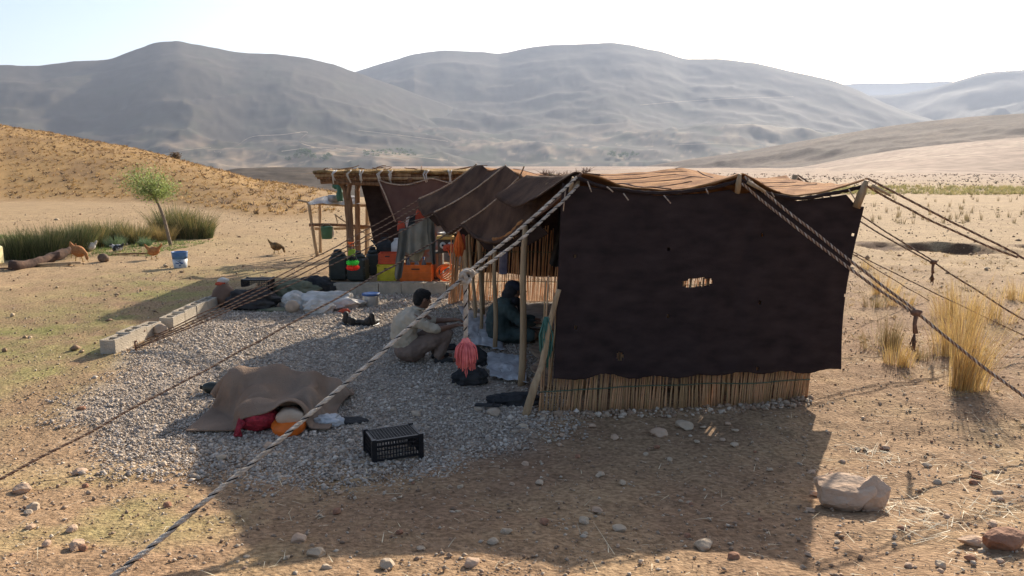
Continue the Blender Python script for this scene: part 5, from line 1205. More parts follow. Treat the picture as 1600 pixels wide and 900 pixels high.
for s in (-1, 1): tr.append(('chain', [(-.08, s * .09, .17, .11), (.15, s * .13, .28, .095), (.31, s * .13, .355, .078), (.28, s * .12, .22, .07), (.22, s * .12, .10, .062)]))
melt('trousers', tr, M_trou, man, .012, 5, .011, .05)
for s in (-1, 1):
    melt('sandal', [('c', (.20, s * .12, .03), .038, (.36, s * .13, .024), .036)], M_darkcl, man, .009, 2)
cap_ = [('e', Vector(hc) - f * .014 + u * .022, (.103, .084, .098), (0, -math.asin(f.z), math.atan2(f.y, f.x))), ('e', Vector(hc) - f * .045 - u * .025, (.062, .074, .075)), ('e', Vector(hc) + f * .03 + u * .07, (.065, .06, .04), (0, .2, .3))]
melt('hair', cap_, M_hair, man, .009, 2, .006, .018)
for e in eyes: MB().ell(e, (.009, .009, .007), sub=2).build('eye', M_eye, man)
# --- woman seated in a dark green coat with a brimmed cap
wp = G(794, 546); wp.y += .42; wp.x += .03; wo = empty('person', Vector((wp.x, wp.y, g1(wp.x, wp.y))), 'person in a dark green coat and brimmed cap sitting in the tent doorway', 'person', rz=R(8))
hc = (.04, 0, .69); hp_, eyes, (f, l, u) = head_prims(hc, (.93, .0, -.36), .09)
body = list(hp_) + [('chain', [(-.10, 0, .16, .11), (-.14, 0, .34, .11), (-.08, 0, .48, .10), (-.02, 0, .57, .055), (.01, 0, .64, .05), (.04, 0, .69, .06)])]
for s, el, wr in ((-1, (.10, -.25, .30), (.30, -.12, .27)), (1, (.12, .24, .30), (.32, .08, .28))):
    body.append(('chain', [(-.06, s * .16, .50, .05), (*el, .038), (*wr, .026)])); d = Vector(wr) - Vector(el); body += hand_chain(wr, d, s, s=.9, curl=.9)
for s in (-1, 1): body.append(('chain', [(-.08, s * .1, .12, .08), (.26, s * .26, .13, .055), (.18, -s * .02, .06, .04), (.10, -s * .10, .04, .03)]))
melt('body', body, M_skin, wo, .0095, 3)
ct = [('chain', [(-.12, 0, .14, .19), (-.15, 0, .26, .19), (-.13, 0, .38, .175), (-.08, 0, .47, .14), (-.03, 0, .54, .085)]), ('e', (.0, 0, .10), (.28, .27, .10))]
for s, el, wr in ((-1, (.10, -.25, .30), (.30, -.12, .27)), (1, (.12, .24, .30), (.32, .08, .28))):
    ct.append(('chain', [(-.08, s * .08, .47, .12), (-.06, s * .17, .46, .09), (*el, .07), (wr[0] - .03, wr[1] - .0, wr[2], .05)]))
for s in (-1, 1): ct.append(('chain', [(-.05, s * .1, .12, .12), (.22, s * .24, .13, .085), (.20, s * .05, .08, .07)]))
melt('coat', ct, M_coat, wo, .013, 5, .014, .07)
melt('headscarf', [('e', Vector(hc) - f * .03 + u * .0, (.095, .098, .108)), ('e', Vector(hc) - f * .05 - u * .09, (.08, .09, .07)), ('e', (.03, 0, .54), (.10, .11, .07)), ('chain', [(.10, .02, .53, .035), (.13, .03, .42, .03), (.14, .02, .33, .02)])], M_scarf, wo, .010, 3, .006, .03)
cp_ = melt('cap', [('e', Vector(hc) + u * .055 - f * .01, (.108, .098, .062), (0, .30, 0)), ('e', Vector(hc) + u * .03 + f * .01, (.115, .103, .03), (0, .34, 0)), ('c', Vector(hc) + f * .08 + u * .042, .018, Vector(hc) + f * .17 + u * .03, .010), ('c', Vector(hc) + f * .08 + u * .042 + l * .05, .014, Vector(hc) + f * .15 + u * .03 + l * .035, .009), ('c', Vector(hc) + f * .08 + u * .042 - l * .05, .014, Vector(hc) + f * .15 + u * .03 - l * .035, .009)], mat('dark_cap', (.018, .020, .034), .85, (.04, .044, .065), 12, 4), wo, .008, 3)
for e in eyes: MB().ell(e, (.008, .008, .006), sub=2).build('eye', M_eye, wo)
mb = MB(); mb.lathe([(.02, 0), (.12, .004), (.125, .012), (.11, .02), (.01, .022)], seg=20); o = mb.build('flatbread', mat('flatbread', (.48, .36, .22), .9, (.6, .48, .32), 12, 4, bump=.5))
o.location = wo.location + Vector((.44, .03, .255)); o.rotation_euler = (.2, -.5, 0); tag(o, 'pale round flatbread held out by the seated person', 'bread')

# ================================================================== BIRDS, TREE TRUNK AND THINGS ON THE LEFT
M_hen = mat('hen_feathers', (.30, .11, .035), .8, (.42, .19, .06), 14, 4, bump=.5); M_hen2 = mat('hen_dark', (.05, .035, .02), .8, (.30, .17, .06), 9, 4, .35, .6); M_comb = mat('comb', (.6, .04, .03), .6); M_leg = mat('bird_leg', (.45, .3, .1), .7); M_whf = mat('white_feathers', (.65, .62, .55), .8, (.5, .46, .4), 8, 4); M_pied = mat('pied_feathers', (.04, .04, .04), .8, (.6, .58, .54), 9, 4, .45, .55)
def hen(p, rz, m, lab, peck=False, s=1.0, cat='hen', duck=False):
    rt = empty('chicken' if not duck else 'duck', p, lab, cat, 'poultry by the reeds', rz)
    hd = (.19, 0, .34) if not peck else (.22, 0, .07)
    nk = (.12, 0, .27) if not peck else (.19, 0, .17)
    if duck: hd = (.17, 0, .24); nk = (.14, 0, .19)
    z = .2 if not duck else .12
    pr = [('e', (0, 0, z), (.15, .10, .11), (0, -.25 if not peck else .2, 0)), ('chain', [(.08, 0, z + .02, .06), (*nk, .035), (*hd, .027)]), ('chain', [(-.08, 0, z + .03, .06), (-.16, 0, z + .10, .035), (-.21, 0, z + .17 if not duck else z + .05, .016)]), ('e', (-.02, .065, z + .01), (.09, .02, .055)), ('e', (-.02, -.065, z + .01), (.09, .02, .055))]
    pr = [tuple([q[0]] + [[tuple(list(Vector(w[:3]) * s) + [w[3] * s]) for w in q[1]]]) if q[0] == 'chain' else ((q[0], Vector(q[1]) * s, tuple(k * s for k in q[2])) + tuple(q[3:])) for q in pr]
    melt('body', pr, m, rt, .012 * s, 2, .005, .03)
    h = Vector(hd) * s; dirx = Vector((1, 0, -.2)) if not peck else Vector((.4, 0, -1))
    MB().tube([h + dirx * .02 * s, h + dirx * .055 * s], [.012 * s, .003], 6).build('beak', M_leg, rt)
    if not duck: MB().tube([h + Vector((-.01, 0, .025)) * s, h + Vector((.005, 0, .04)) * s, h + Vector((.02, 0, .022)) * s], [.006, .012, .006], 6, flat=.4).build('comb', M_comb, rt)
    for k, sy in ((0, -1), (1, 1)):
        x = .04 * (1 if k else -1); MB().tube([(x * .3 * s, sy * .035 * s, z * .8 * s), (x * s, sy * .035 * s, z * .4 * s), (x * 1.3 * s, sy * .035 * s, .01)], [.02 * s, .009 * s, .007 * s], 6).tube([(x * 1.3 * s - .02 * s, sy * .035 * s, .008), (x * 1.3 * s + .045 * s, sy * .035 * s, .008)], .006 * s, 5).build('leg', M_leg, rt)
    return rt
hen(G(241, 405), 0.05, M_hen, 'reddish brown hen striding right, left of the blue paint pail')
hen(G(432, 397), -.15, M_hen2, 'dark tailed brown hen pecking on open ground left of the stick table', True)
hen(G(124, 409), -.4, M_hen, 'rusty brown hen pecking beside the fallen log', True, 1.25)
hen(G(112, 404) + Vector((0, .1, 0)), 2.4, M_hen, 'brown hen half hidden behind the end of the log', False, 1.0)
hen(G(140, 393), .1, M_whf, 'white duck standing against the dark rushes', False, 1.1, 'duck', True)
hen(G(184, 394), .1, M_pied, 'black and white bird crouching in the green grass', False, .9, 'duck', True)
lg = empty('fallen_log', G(70, 418), 'dark fallen log lying on the ground beside the hens', 'log'); L0 = Vector(lg.location)
M_log = mat('dark_log', (.05, .03, .022), .95, (.13, .075, .05), 5, 6, bump=1, bscale=14)
MB().tube([q - L0 for q in catmull([gp(18, 422, .06), gp(40, 419, .06), gp(70, 414, .12), gp(95, 410, .18), gp(112, 406, .24)], 4)], [.12, .15, .16, .13, .11, .10] + [.10] * 4 + [.11] * 4 + [.08] * 3, 10, wob=.45).build('log_body', M_log, lg)
tag(put(MB().box((0, 0, .03), (1.1, .12, .04)).build('board', M_wood), G(88, 415) + Vector((0, -.1, .03)), .42), 'pale weathered board lying in front of the log', 'board')
tag(put(MB().box((0, 0, .03), (1.2, .14, .05)).build('board', M_wood), G(70, 403) + Vector((0, 0, .08)), .3), 'pale plank lying behind the log by the rushes', 'board')
tag(put(MB().tube([(-.8, 0, .03), (.3, -.05, .03)], .02, 6).build('stick', M_wood_d), G(0, 421)), 'thin dark stick lying at the left edge', 'stick')
tag(put(MB().tube([(-.35, 0, .03), (.6, .03, .05)], .02, 6).build('stick', M_wood_d), G(196, 399)), 'thin stick on the ground behind the brown stone', 'stick')
tag(put(MB().box((0, 0, .24), (.34, .26, .42), bev=.03).build('canister', mat('cream_canister', (.75, .66, .35), .6)), G(-9, 415)), 'pale yellow canister cut by the left edge', 'canister')
tag(put(MB().ell((0, 0, .09), (.13, .12, .11), nz=.25).build('stone', mat('dark_stone', (.14, .09, .06), .95, (.2, .14, .1), 8, 4, bump=.6)), G(162, 409)), 'round dark brown stone left of the striding hen', 'stone')
pl = empty('paint_pail', G(282, 418), 'white and blue paint pail standing in the sun', 'pail', rz=.2)
M_pail = mat('pail_white', (.62, .64, .66), .45, (.35, .42, .5), 9, 4, .4, .6); M_pb = mat('pail_blue', (.05, .14, .34), .45, (.10, .22, .42), 9, 4)
MB().lathe([(.135, 0), (.14, .005), (.158, .20)], seg=22).build('pail_body', M_pail, pl); MB().lathe([(.1585, .2), (.168, .30), (.172, .345), (.176, .35), (.176, .36), (.16, .36), (.155, .3), (.14, .05)], seg=22).build('pail_band', M_pb, pl)
MB().tube([(-.17, 0, .33), (-.13, -.1, .22), (0, -.175, .16), (.13, -.1, .22), (.17, 0, .33)], .005, 5).build('handle', M_metal, pl)
mb = MB()
for k in range(7): mb.ell((random.uniform(-.08, .08), -.155, .1 + random.uniform(-.04, .05)), (.03, .006, .014), sub=1)
mb.build('label_patch', M_navy, pl)

# ---------------------------------------------------------------- vegetation
M_leaf = mat('leaf', (.9, .9, .9), .6, (1.15, 1.15, 1.05), 3, 3, attr=True, transl=.45); M_rush = mat('rush_blades', (.9, .9, .9), .75, (1.15, 1.15, 1.1), 3, 3, attr=True, transl=.3); M_bark = mat('bark', (.16, .12, .08), .9, (.26, .2, .14), 12, 4, bump=.7)
TY = 21.6; tb_ = D(266, 366, TY); tb_ = Vector((tb_.x, TY, g1(tb_.x, TY))); tr_ = empty('young_tree', tb_, 'slim young tree leaning left with a round light green crown', 'tree')
def DT(px, py, dy=0): return D(px, py, TY + dy) - tb_
trunk = catmull([Vector((0, 0, -.05)), DT(257, 345), DT(250, 325), DT(244, 312), DT(240, 303)], 5); MB().tube(trunk, np.linspace(.05, .03, len(trunk)), 8, wob=.2).build('trunk', M_bark, tr_)
bt = []
for (x, y, dy) in ((212, 288, .2), (222, 275, -.4), (236, 270, .4), (250, 278, -.2), (262, 290, .3), (228, 292, -.5), (248, 292, .6), (206, 275, .1), (265, 297, -.2), (238, 282, 0)):
    e = DT(x, y, dy); s = trunk[-1] if y < 290 else trunk[-4]; b = catmull([s, s.lerp(e, .5) + Vector((0, 0, -.05)), e], 4); bt += b[2:]
    MB().tube(b, np.linspace(.022, .008, len(b)), 6).build('branch', M_bark, tr_)
def leaves(name, cs, n, spread, size, cols, parent, m=M_leaf):
    c = np.array([q[:] for q in cs]); k = rng.integers(0, len(c), n); P_ = c[k] + rng.normal(0, 1, (n, 3)) * np.array(spread)
    d = rng.normal(0, 1, (n, 3)); d /= np.linalg.norm(d, axis=1)[:, None]; w = np.cross(d, rng.normal(0, 1, (n, 3))); w /= np.linalg.norm(w, axis=1)[:, None]
    s = size * rng.uniform(.6, 1.3, n)[:, None]; V = np.stack([P_ - d * s, P_ + w * s * .35, P_ + d * s, P_ - w * s * .35], 1).reshape(-1, 3)
    Fc = np.arange(n * 4).reshape(n, 4); cc_ = np.array(cols)[rng.integers(0, len(cols), n)] * rng.uniform(.75, 1.25, (n, 1))
    return fast_mesh(name, V, Fc, m, parent, False, np.repeat(cc_, 4, 0))
cs = bt + [DT(x, y, dy) for x, y, dy in ((205, 280, 0), (215, 270, .3), (228, 264, -.2), (240, 268, .2), (255, 276, 0), (266, 287, .2), (262, 297, -.1), (212, 295, .2), (200, 290, 0), (230, 298, .3), (245, 298, -.3), (198, 272, 0))]
leaves('crown', cs, 4600, (.15, .22, .10), .034, [(.20, .25, .07), (.30, .36, .11), (.14, .18, .05), (.40, .46, .20)], tr_)
def tuft(px, py, R_, h, n, cols, lab, cat='rushes', Y=None, lean=.5, group=None, w=.012, name='rush_clump', sq=1.0, upright=.0, bend=.35):
    p = G(px, py) if Y is None else Vector((D(px, py, Y).x, Y, g1(D(px, py, Y).x, Y)))
    a = rng.uniform(0, 6.283, n); q = np.sqrt(rng.uniform(0, 1, n)); r0 = R_ * .55 * q; bx = np.cos(a) * r0; by = np.sin(a) * r0 * sq
    if name == 'grass_tuft': ca_ = rng.uniform(0, 6.283, 7); kk = rng.integers(0, 7, n); cq = rng.uniform(.15, 1, 7)[kk]; a = ca_[kk] + rng.normal(0, .4, n); q = np.clip(cq + rng.normal(0, .12, n), 0, 1.2); r0 = R_ * .7 * q; bx = np.cos(a) * r0; by = np.sin(a) * r0
    H = h * (.45 + .75 * rng.uniform(0, 1, n) ** 1.6 * rng.uniform(.8, 1.1, n)) * (1 - .2 * q) * (1 + .22 * np.sin(a * 3 + px) * q); ln = lean * (.15 + q) * H * rng.uniform(.5, 1.2, n); a2 = a + rng.normal(0, .35, n)
    b = np.stack([bx, by, np.full(n, -.02)], -1); t = np.stack([bx + np.cos(a2) * ln, by + np.sin(a2) * ln, H * (1 - .3 * lean * q)], -1)
    c = np.array(cols)[rng.integers(0, len(cols), n)] * rng.uniform(.7, 1.25, (n, 1)); o = blades(name, b, t, rng.uniform(.6, 1.3, n) * w, M_rush, c, None, bend, 4)
    o.location = p; return tag(o, lab, cat, group)
GR = [(.10, .125, .045), (.15, .165, .06), (.07, .085, .035), (.26, .23, .10)]; GY = [(.30, .23, .09), (.38, .28, .11), (.18, .17, .07)]; GO = [(.62, .43, .16), (.74, .54, .22), (.5, .34, .13), (.66, .5, .24)]
tuft(28, 402, 1.0, .72, 2600, GR, 'dark green rush clump at the far left edge', Y=None); tuft(72, 400, 1.0, .78, 2800, GR, 'wide dark green rush clump behind the fallen log'); tuft(115, 393, .85, .8, 2400, GR, 'green rush clump behind the white duck'); tuft(140, 386, .7, .75, 1600, GR[:2] + GY, 'small rush clump right of the duck')
tuft(172, 380, .9, .75, 1900, GR + GY[:1], 'yellowing rush clump left of the young tree', w=.011); tuft(208, 380, .8, .65, 1700, GY + GR[:1], 'straw coloured rush clump just left of the young tree')
tuft(252, 376, .7, .55, 1200, [(.5, .36, .15), (.42, .32, .13)], 'low golden grass tuft at the foot of the young tree', 'grass tuft'); tuft(272, 370, 1.0, 1.05, 2600, GR + GY[:1], 'tall green rush clump directly right of the tree trunk'); tuft(302, 371, 1.0, .9, 2300, GR + GY[:2], 'green and straw rush clump right of the tree, rightmost of the row'); tuft(318, 372, .5, .55, 900, GR, 'small dark rush clump at the right end of the row')
tuft(180, 386, .35, .4, 500, [(.16, .22, .12), (.2, .27, .15)], 'small grey green shrub in front of the rushes', 'shrub', name='small_shrub', lean=.8); tuft(227, 384, .25, .3, 350, [(.13, .2, .1), (.17, .24, .13)], 'tiny green shrub left of the golden tuft', 'shrub', name='small_shrub', lean=.8)
# golden grass tufts on the right
gt = [(1492, 606, .36, 1.0, 620, 'tall golden grass tuft in the sun at the right, with a dark base'), (1480, 556, .3, .7, 260, 'golden grass behind the tallest tuft, to its left'), (1506, 540, .40, .95, 420, 'golden grass tuft behind the tallest one'), (1492, 492, .5, .6, 380, 'golden tuft just right of the short dark rope tassel'), (1548, 498, .5, .55, 300, 'loose golden grass near the right edge, upper of the tufts'), (1385, 545, .4, .45, 420, 'grey green dry tuft left of the frayed rope tassel'), (1398, 568, .3, .35, 300, 'small golden tuft below the frayed rope tassel'), (1378, 462, .35, .55, 260, 'thin golden grass by the right edge of the black cloth'), (1366, 480, .3, .3, 200, 'low brown tuft close to the black cloth'), (1410, 478, .3, .3, 220, 'small straw tuft under the hanging guy ropes'), (1350, 420, .3, .3, 150, 'dry tuft half hidden by the cloth edge'), (1446, 560, .3, .22, 200, 'low reddish tuft between tassel and tall grass'), (1590, 470, .35, .45, 250, 'straw tuft cut by the right edge')]
for i, (px, py, R_, h, n, lab) in enumerate(gt):
    cols = GO if i not in (5, 8, 11) else [(.34, .26, .13), (.25, .2, .1), (.42, .33, .18)]
    tuft(px, py, R_, h, int(n * .9), cols + [(.34, .20, .10)], lab, 'grass tuft', name='grass_tuft', lean=.42, w=.0042, bend=.45, group='dry grass tufts on the right')
# saplings in the far field, yellow green orchard strip, bushes on the rise
n = 0
for k in range(70):
    px = random.uniform(1360, 1640); py = random.uniform(303, 350); h = .45 * random.uniform(.5, 1.1)
    o = tuft(px, py, .12, h, 16, [(.30, .22, .12), (.22, .18, .09), (.34, .26, .14)], 'tiny dry sapling standing in the pale field on the right', 'sapling', name='sapling', lean=.3, w=.016, group='saplings in the far right field')
def strip(name, x0, x1, y0, y1, n, h, w, cols, lab, mask=None, lean=.5, cl=7, seg=2):
    X_ = rng.uniform(x0, x1, n); Y_ = rng.uniform(y0, y1, n)
    if mask is not None: k = mask(X_, Y_); X_, Y_ = X_[k], Y_[k]
    n = len(X_); X_ = np.repeat(X_, cl); Y_ = np.repeat(Y_, cl); m = n * cl; Z_ = gh(X_, Y_)
    sc = np.repeat(rng.uniform(.5, 1.3, n), cl); b = np.stack([X_ + rng.normal(0, .12, m) * sc * h, Y_ + rng.normal(0, .12, m) * sc * h, Z_ - .03], -1); a = rng.uniform(0, 6.28, m)
    t = b + np.stack([np.cos(a) * lean * h * sc, np.sin(a) * lean * h * sc, h * sc * rng.uniform(.5, 1, m)], -1)
    c = np.repeat(np.array(cols)[rng.integers(0, len(cols), n)] * rng.uniform(.7, 1.25, (n, 1)), cl, 0)
    o = blades(name, b, t, sc * w, M_rush, c, None, .3, seg); return tag(o, lab, kind='stuff')
strip('field_crop', 24, 70, 59, 73, 4200, .30, .06, [(.40, .36, .15), (.46, .38, .18), (.32, .30, .13)], 'yellow green strip of crop far across the plain', lambda x, y: fbm(x * .25, y * .5, 3, 8) > -.4, cl=6, seg=1)
strip('steppe_brush', -10, 150, 80, 160, 2600, .24, .15, [(.13, .10, .07), (.18, .13, .09), (.10, .085, .06)], 'low dark brush dotting the plain in front of the far hill', lambda x, y: np.arctan2(x, y) > .1, lean=.8, cl=5, seg=1)
hm_ = lambda x, y: (np.hypot(x, y) > np.interp(np.arctan2(x, y), h_az, h_rf) + 2) & (np.hypot(x, y) < 128) & (np.arctan2(x, y) < -.22)
strip('hill_grass', -110, -6, 30, 125, 26000, .18, .08, [(.42, .27, .11), (.47, .31, .13), (.36, .22, .09)], 'ochre grass cushions covering the left hill', hm_, lean=.7, cl=5, seg=1)
strip('hill_brush', -110, -6, 30, 125, 6500, .22, .12, [(.20, .13, .075), (.25, .155, .085), (.15, .10, .06)], 'dark thorn cushions dotting the left hill', hm_, lean=.9, cl=5, seg=1)
strip('dry_weeds', 4.2, 16, 6.2, 22, 1500, .10, .012, [(.52, .38, .18), (.4, .29, .15), (.3, .22, .12)], 'low dry weeds on the sunny ground right of the tent', lean=1.2)
strip('short_turf', -9.5, -5.0, 7.5, 17, 9000, .035, .008, [(.25, .27, .09), (.36, .32, .13), (.2, .22, .08)], 'short thin turf left of the block rows', lambda x, y: fbm(x * 1.2, y * 1.2, 3, 5) > -.05, lean=1.0, cl=6, seg=1)
strip('short_turf', -22, -9, 19, 24.5, 5000, .10, .02, [(.16, .22, .06), (.22, .27, .09)], 'damp green grass round the rushes', lambda x, y: fbm(x * .5, y * .5, 3, 6) > -.1, lean=.8, cl=6, seg=1)
# lone bush on the skyline of the left hill and trees of the valley village
q = Vector((0, 0, 0)); a_, e_ = azel(274, 242); rr0 = 84; bx0, by0 = rr0 * math.sin(a_), rr0 * math.cos(a_); rt = empty('lone_bush', (bx0, by0, g1(bx0, by0) - .05), 'lone dark bush on the skyline of the left hill', 'bush'); leaves('foliage', [Vector((0, 0, .35)), Vector((.2, 0, .25)), Vector((-.2, .1, .3))], 700, (.2, .2, .18), .09, [(.12, .08, .05), (.17, .11, .06)], rt); MB().tube([(0, 0, 0), (0, 0, .3)], .04, 6).build('stem', M_bark, rt)
for k, (px, py, s) in enumerate(((462, 248, 1.0), (472, 244, 1.3), (482, 246, 1.4), (490, 249, 1.0), (506, 252, 1.1), (512, 248, 1.0), (452, 252, .8), (955, 246, 1.2), (975, 248, 1.3), (990, 245, 1.0), (1250, 282, .05))):
    h = drape(px, py)
    if not h: continue
    p = h[0]; H = 17 * s; rt = empty('valley_tree', p - Vector((0, 0, 1)), 'hazy green tree in the valley far behind the brush shelter' if k < 7 else 'faint hazy tree low on the mountain above the tent roof', 'tree', 'trees far off in the valley')
    MB().tube([(0, 0, 0), (0, 0, H * .5)], H * .03, 6).build('trunk', M_bark, rt); leaves('crown', [Vector((random.gauss(0, H * .25), random.gauss(0, H * .25), H * random.uniform(.35, .8))) for _ in range(9)], 900, (H * .12, H * .12, H * .10), H * .06, [(.05, .09, .03), (.08, .12, .04)], rt)
oc = [(570, 238), (583, 237), (596, 236), (609, 236), (622, 235), (635, 236), (574, 243), (588, 242), (602, 241), (616, 241), (630, 240), (643, 241)]
VV = []; 
for (px, py) in oc:
    for k in range(10):
        h = drape(px + random.uniform(-7, 7), py + random.uniform(-2.5, 2.5))
        if h: VV.append(h[0] + Vector((0, 0, 1.5)))
if VV: tag(leaves('orchard', VV, 6000, (1.6, 1.6, 1.2), .9, [(.07, .11, .04), (.10, .14, .05)], None), 'hazy orchard dots on the valley slope', kind='stuff')

OCT = (np.array([(1, 0, 0), (-1, 0, 0), (0, 1, 0), (0, -1, 0), (0, 0, 1), (0, 0, -1)], float), np.array([(0, 2, 4), (2, 1, 4), (1, 3, 4), (3, 0, 4), (2, 0, 5), (1, 2, 5), (3, 1, 5), (0, 3, 5)]))
# ================================================================== GRAVEL, STONES AND STRAW
M_grav = mat('gravel_stone', (.9, .9, .9), .85, (1.1, 1.1, 1.1), 20, 3, attr=True, bump=.3, bscale=60, spec=.25)
GC = np.array([(.46, .385, .31), (.54, .46, .375), (.38, .31, .245), (.62, .53, .43), (.33, .275, .22), (.48, .375, .275)])
nearx = [-6.5, -3.2, -2.6, -1.6, -.8, -.1, .25, .6]; neary = [8.3, 6.2, 5.15, 5.2, 5.5, 6.0, 6.55, 6.75]
def gdens(x, y):
    nz = fbm(x * 1.3, y * 1.3, 4, 88)
    near = sstep(-.45, .55, y - np.interp(x, nearx, neary) + nz * .9); left = sstep(-.25, .45, x - np.interp(y, [4, 6.5, 9.2, 13.4], [-3.0, -4.1, -4.75, -4.55]) + nz * .35 * (y < 9.5))
    right = 1 - sstep(-.1, .25, x - np.interp(y, [6.5, 7.5, 13.4], [.5, .35, -.3]))
    return near * left * right * (y < 13.4) * (1 - .75 * sstep(.12, .4, fbm(x * .9, y * .9, 4, 91)))
n = 185000; x = rng.uniform(-5.2, .8, n); y = 4.2 + 9.3 * rng.uniform(0, 1, n) ** 1.25; k = rng.uniform(0, 1, n) < gdens(x, y) * 1.0; x, y = x[k], y[k]; n = len(x)
P_ = np.stack([x, y, gh(x, y)], -1); sz = rng.lognormal(math.log(.0175), .42, n) * (1 + .25 * sstep(8, 13, y)); c = GC[rng.integers(0, len(GC), n)] * rng.uniform(.8, 1.15, (n, 1))
print('gravel', n)
tag(scatter_stones('gravel', P_, sz * 1.12, M_grav, c, tmpl=OCT), 'pale angular gravel spread over the yard in front of the open tent side', kind='stuff')
# loose pebbles on the dirt
n = 75000; x = rng.uniform(-8, 9, n); y = 3.2 + 14 * rng.uniform(0, 1, n) ** 1.6; dens = .55 + .9 * np.clip(gdens(x, y), 0, 1) * 0 + .5 * np.exp(-((x + 3.6) / 1.3) ** 2 - ((y - 5.8) / 1.3) ** 2) + .45 * (fbm(x * .7, y * .7, 3, 66) > .05)
near_g = np.exp(-((y - np.interp(x, nearx, neary)) / .7) ** 2) * (x < .6) * (x > -5); k = (rng.uniform(0, 1, n) < dens * .8 + near_g) & (gdens(x, y) < .7); x, y = x[k], y[k]; n = len(x)
P_ = np.stack([x, y, gh(x, y)], -1); sz = rng.lognormal(math.log(.013), .55, n); DC = np.array([(.44, .33, .23), (.36, .25, .165), (.54, .44, .33), (.30, .20, .13)]); c = DC[rng.integers(0, 4, n)] * rng.uniform(.8, 1.15, (n, 1))
tag(scatter_stones('pebbles', P_, np.clip(sz, .008, .042), M_grav, c, sink=.3, tmpl=OCT), 'loose pebbles and clods strewn over the bare dirt', kind='stuff')
# straw
n = 11000; x = rng.uniform(-4, 9.5, n); y = 3.1 + 7.5 * rng.uniform(0, 1, n) ** 1.2; k = rng.uniform(0, 1, n) < np.where(x > 2.2, .9, .22) * (.35 + .9 * (fbm(x * 1.1, y * 1.1, 3, 99) > 0)); x, y = x[k], y[k]; n = len(x)
b = np.stack([x, y, gh(x, y) + .012], -1); a = rng.uniform(0, 6.28, n); L_ = rng.lognormal(math.log(.06), .5, n); t = b + np.stack([np.cos(a) * L_, np.sin(a) * L_, rng.uniform(-.01, .03, n)], -1); t[:, 2] = np.maximum(t[:, 2], gh(t[:, 0], t[:, 1]) + .006)
M_straw = mat('straw', (.62, .50, .30), .7, (.80, .70, .50), 4, 3, attr=True)
tag(blades('straw', b, t, np.full(n, .005), M_straw, rng.uniform(.7, 1.15, (n, 1)) * np.ones((1, 3)), None, .1, 2), 'broken straw scattered over the ground', kind='stuff')
for k, (px, py) in enumerate(((1410, 800), (1440, 815), (1530, 800), (1545, 750), (1560, 790), (1395, 790), (1425, 830), (1350, 705), (1385, 720))):
    p = G(px, py); m = 26; b = np.stack([rng.normal(0, .08, m), rng.normal(0, .08, m), np.full(m, .012)], -1); a = rng.uniform(0, 6.28, m); L_ = rng.uniform(.05, .22, m); t = b + np.stack([np.cos(a) * L_, np.sin(a) * L_, rng.uniform(.0, .05, m)], -1)
    o = blades('straw_wisp', b, t, np.full(m, .006), M_straw, np.ones((m, 3)), None, .1, 2); o.location = p; tag(o, 'wisp of bleached straw on the sunlit dirt at the lower right', 'straw', 'straw wisps at the lower right')
# dry stubble and clods further out, so the middle distance is not smooth
strip('stubble', -24, 30, 9, 62, 34000, .05, .014, [(.50, .36, .18), (.42, .29, .14), (.30, .20, .11), (.58, .44, .24)], 'fine dry stubble covering the open ground', lambda x, y: ((x < -5.3) | (x > 4.3) | (y > 18)) & (np.abs(x / y) < .8) & (rng.uniform(0, 1, len(x)) < np.clip(.35 + .9 * fbm(x * .6, y * .6, 3, 12), .08, 1)) & (np.hypot(x, y) < 60), lean=1.1, cl=4, seg=1)
n = 16000; x = rng.uniform(-22, 26, n); y = rng.uniform(9, 45, n); k = ((x < -5.2) | (x > 4.3) | (y > 18)) & (np.abs(x / y) < .8); x, y = x[k], y[k]; n = len(x)
tag(scatter_stones('clods', np.stack([x, y, gh(x, y)], -1), rng.lognormal(math.log(.03), .55, n), M_grav, np.array([(.36, .25, .15), (.28, .18, .11), (.46, .35, .23)])[rng.integers(0, 3, n)], tmpl=OCT), 'earth clods and small stones on the open ground beyond the tent', kind='stuff')
# single rocks
def rock(px, py, rad, m, lab, rz=0, seed=0, sub=4, sharp=.35, group=None, name='rock', cat='rock', sink=.25):
    bm = bmesh.new(); bmesh.ops.create_icosphere(bm, subdivisions=sub, radius=1); vs = []
    pl_ = [(Vector((random.gauss(0, 1), random.gauss(0, 1), random.gauss(0, .8))).normalized(), random.uniform(.62, .92)) for _ in range(13)]
    for v in bm.verts:
        q = v.co.copy()
        for (nn_, dd_) in pl_:
            e = q.dot(nn_) - dd_
            if e > 0: q -= nn_ * e
        q *= 1 + .09 * mnoise.noise(q * 2.2 + Vector((seed, 0, 0))) + .035 * mnoise.noise(q * 7) + .015 * mnoise.noise(q * 19)
        vs.append((q.x * rad[0], q.y * rad[1], q.z * rad[2] + rad[2] * (1 - 2 * sink)))
    fs = [tuple(l_.vert.index for l_ in f_.loops) for f_ in bm.faces]; bm.free(); o = MB().add(vs, fs, 0, False).build(name, m); put(o, G(px, py) if not isinstance(px, Vector) else px, rz); return tag(o, lab, cat, group)
M_rock = mat('pink_rock', (.46, .30, .19), .9, (.57, .42, .30), 4, 8, .35, .65, bump=1, bscale=14); M_rock2 = mat('rust_rock', (.26, .12, .07), .9, (.40, .22, .13), 4, 8, bump=1, bscale=18); M_rockg = mat('grey_rock', (.44, .33, .22), .9, (.54, .43, .31), 5, 6, bump=.8, bscale=20)
random.seed(5)
rk = empty('rock', G(1342, 800) + Vector((0, .14, 0)), 'big pinkish rock lying at the corner of the tent shadow', 'rock')
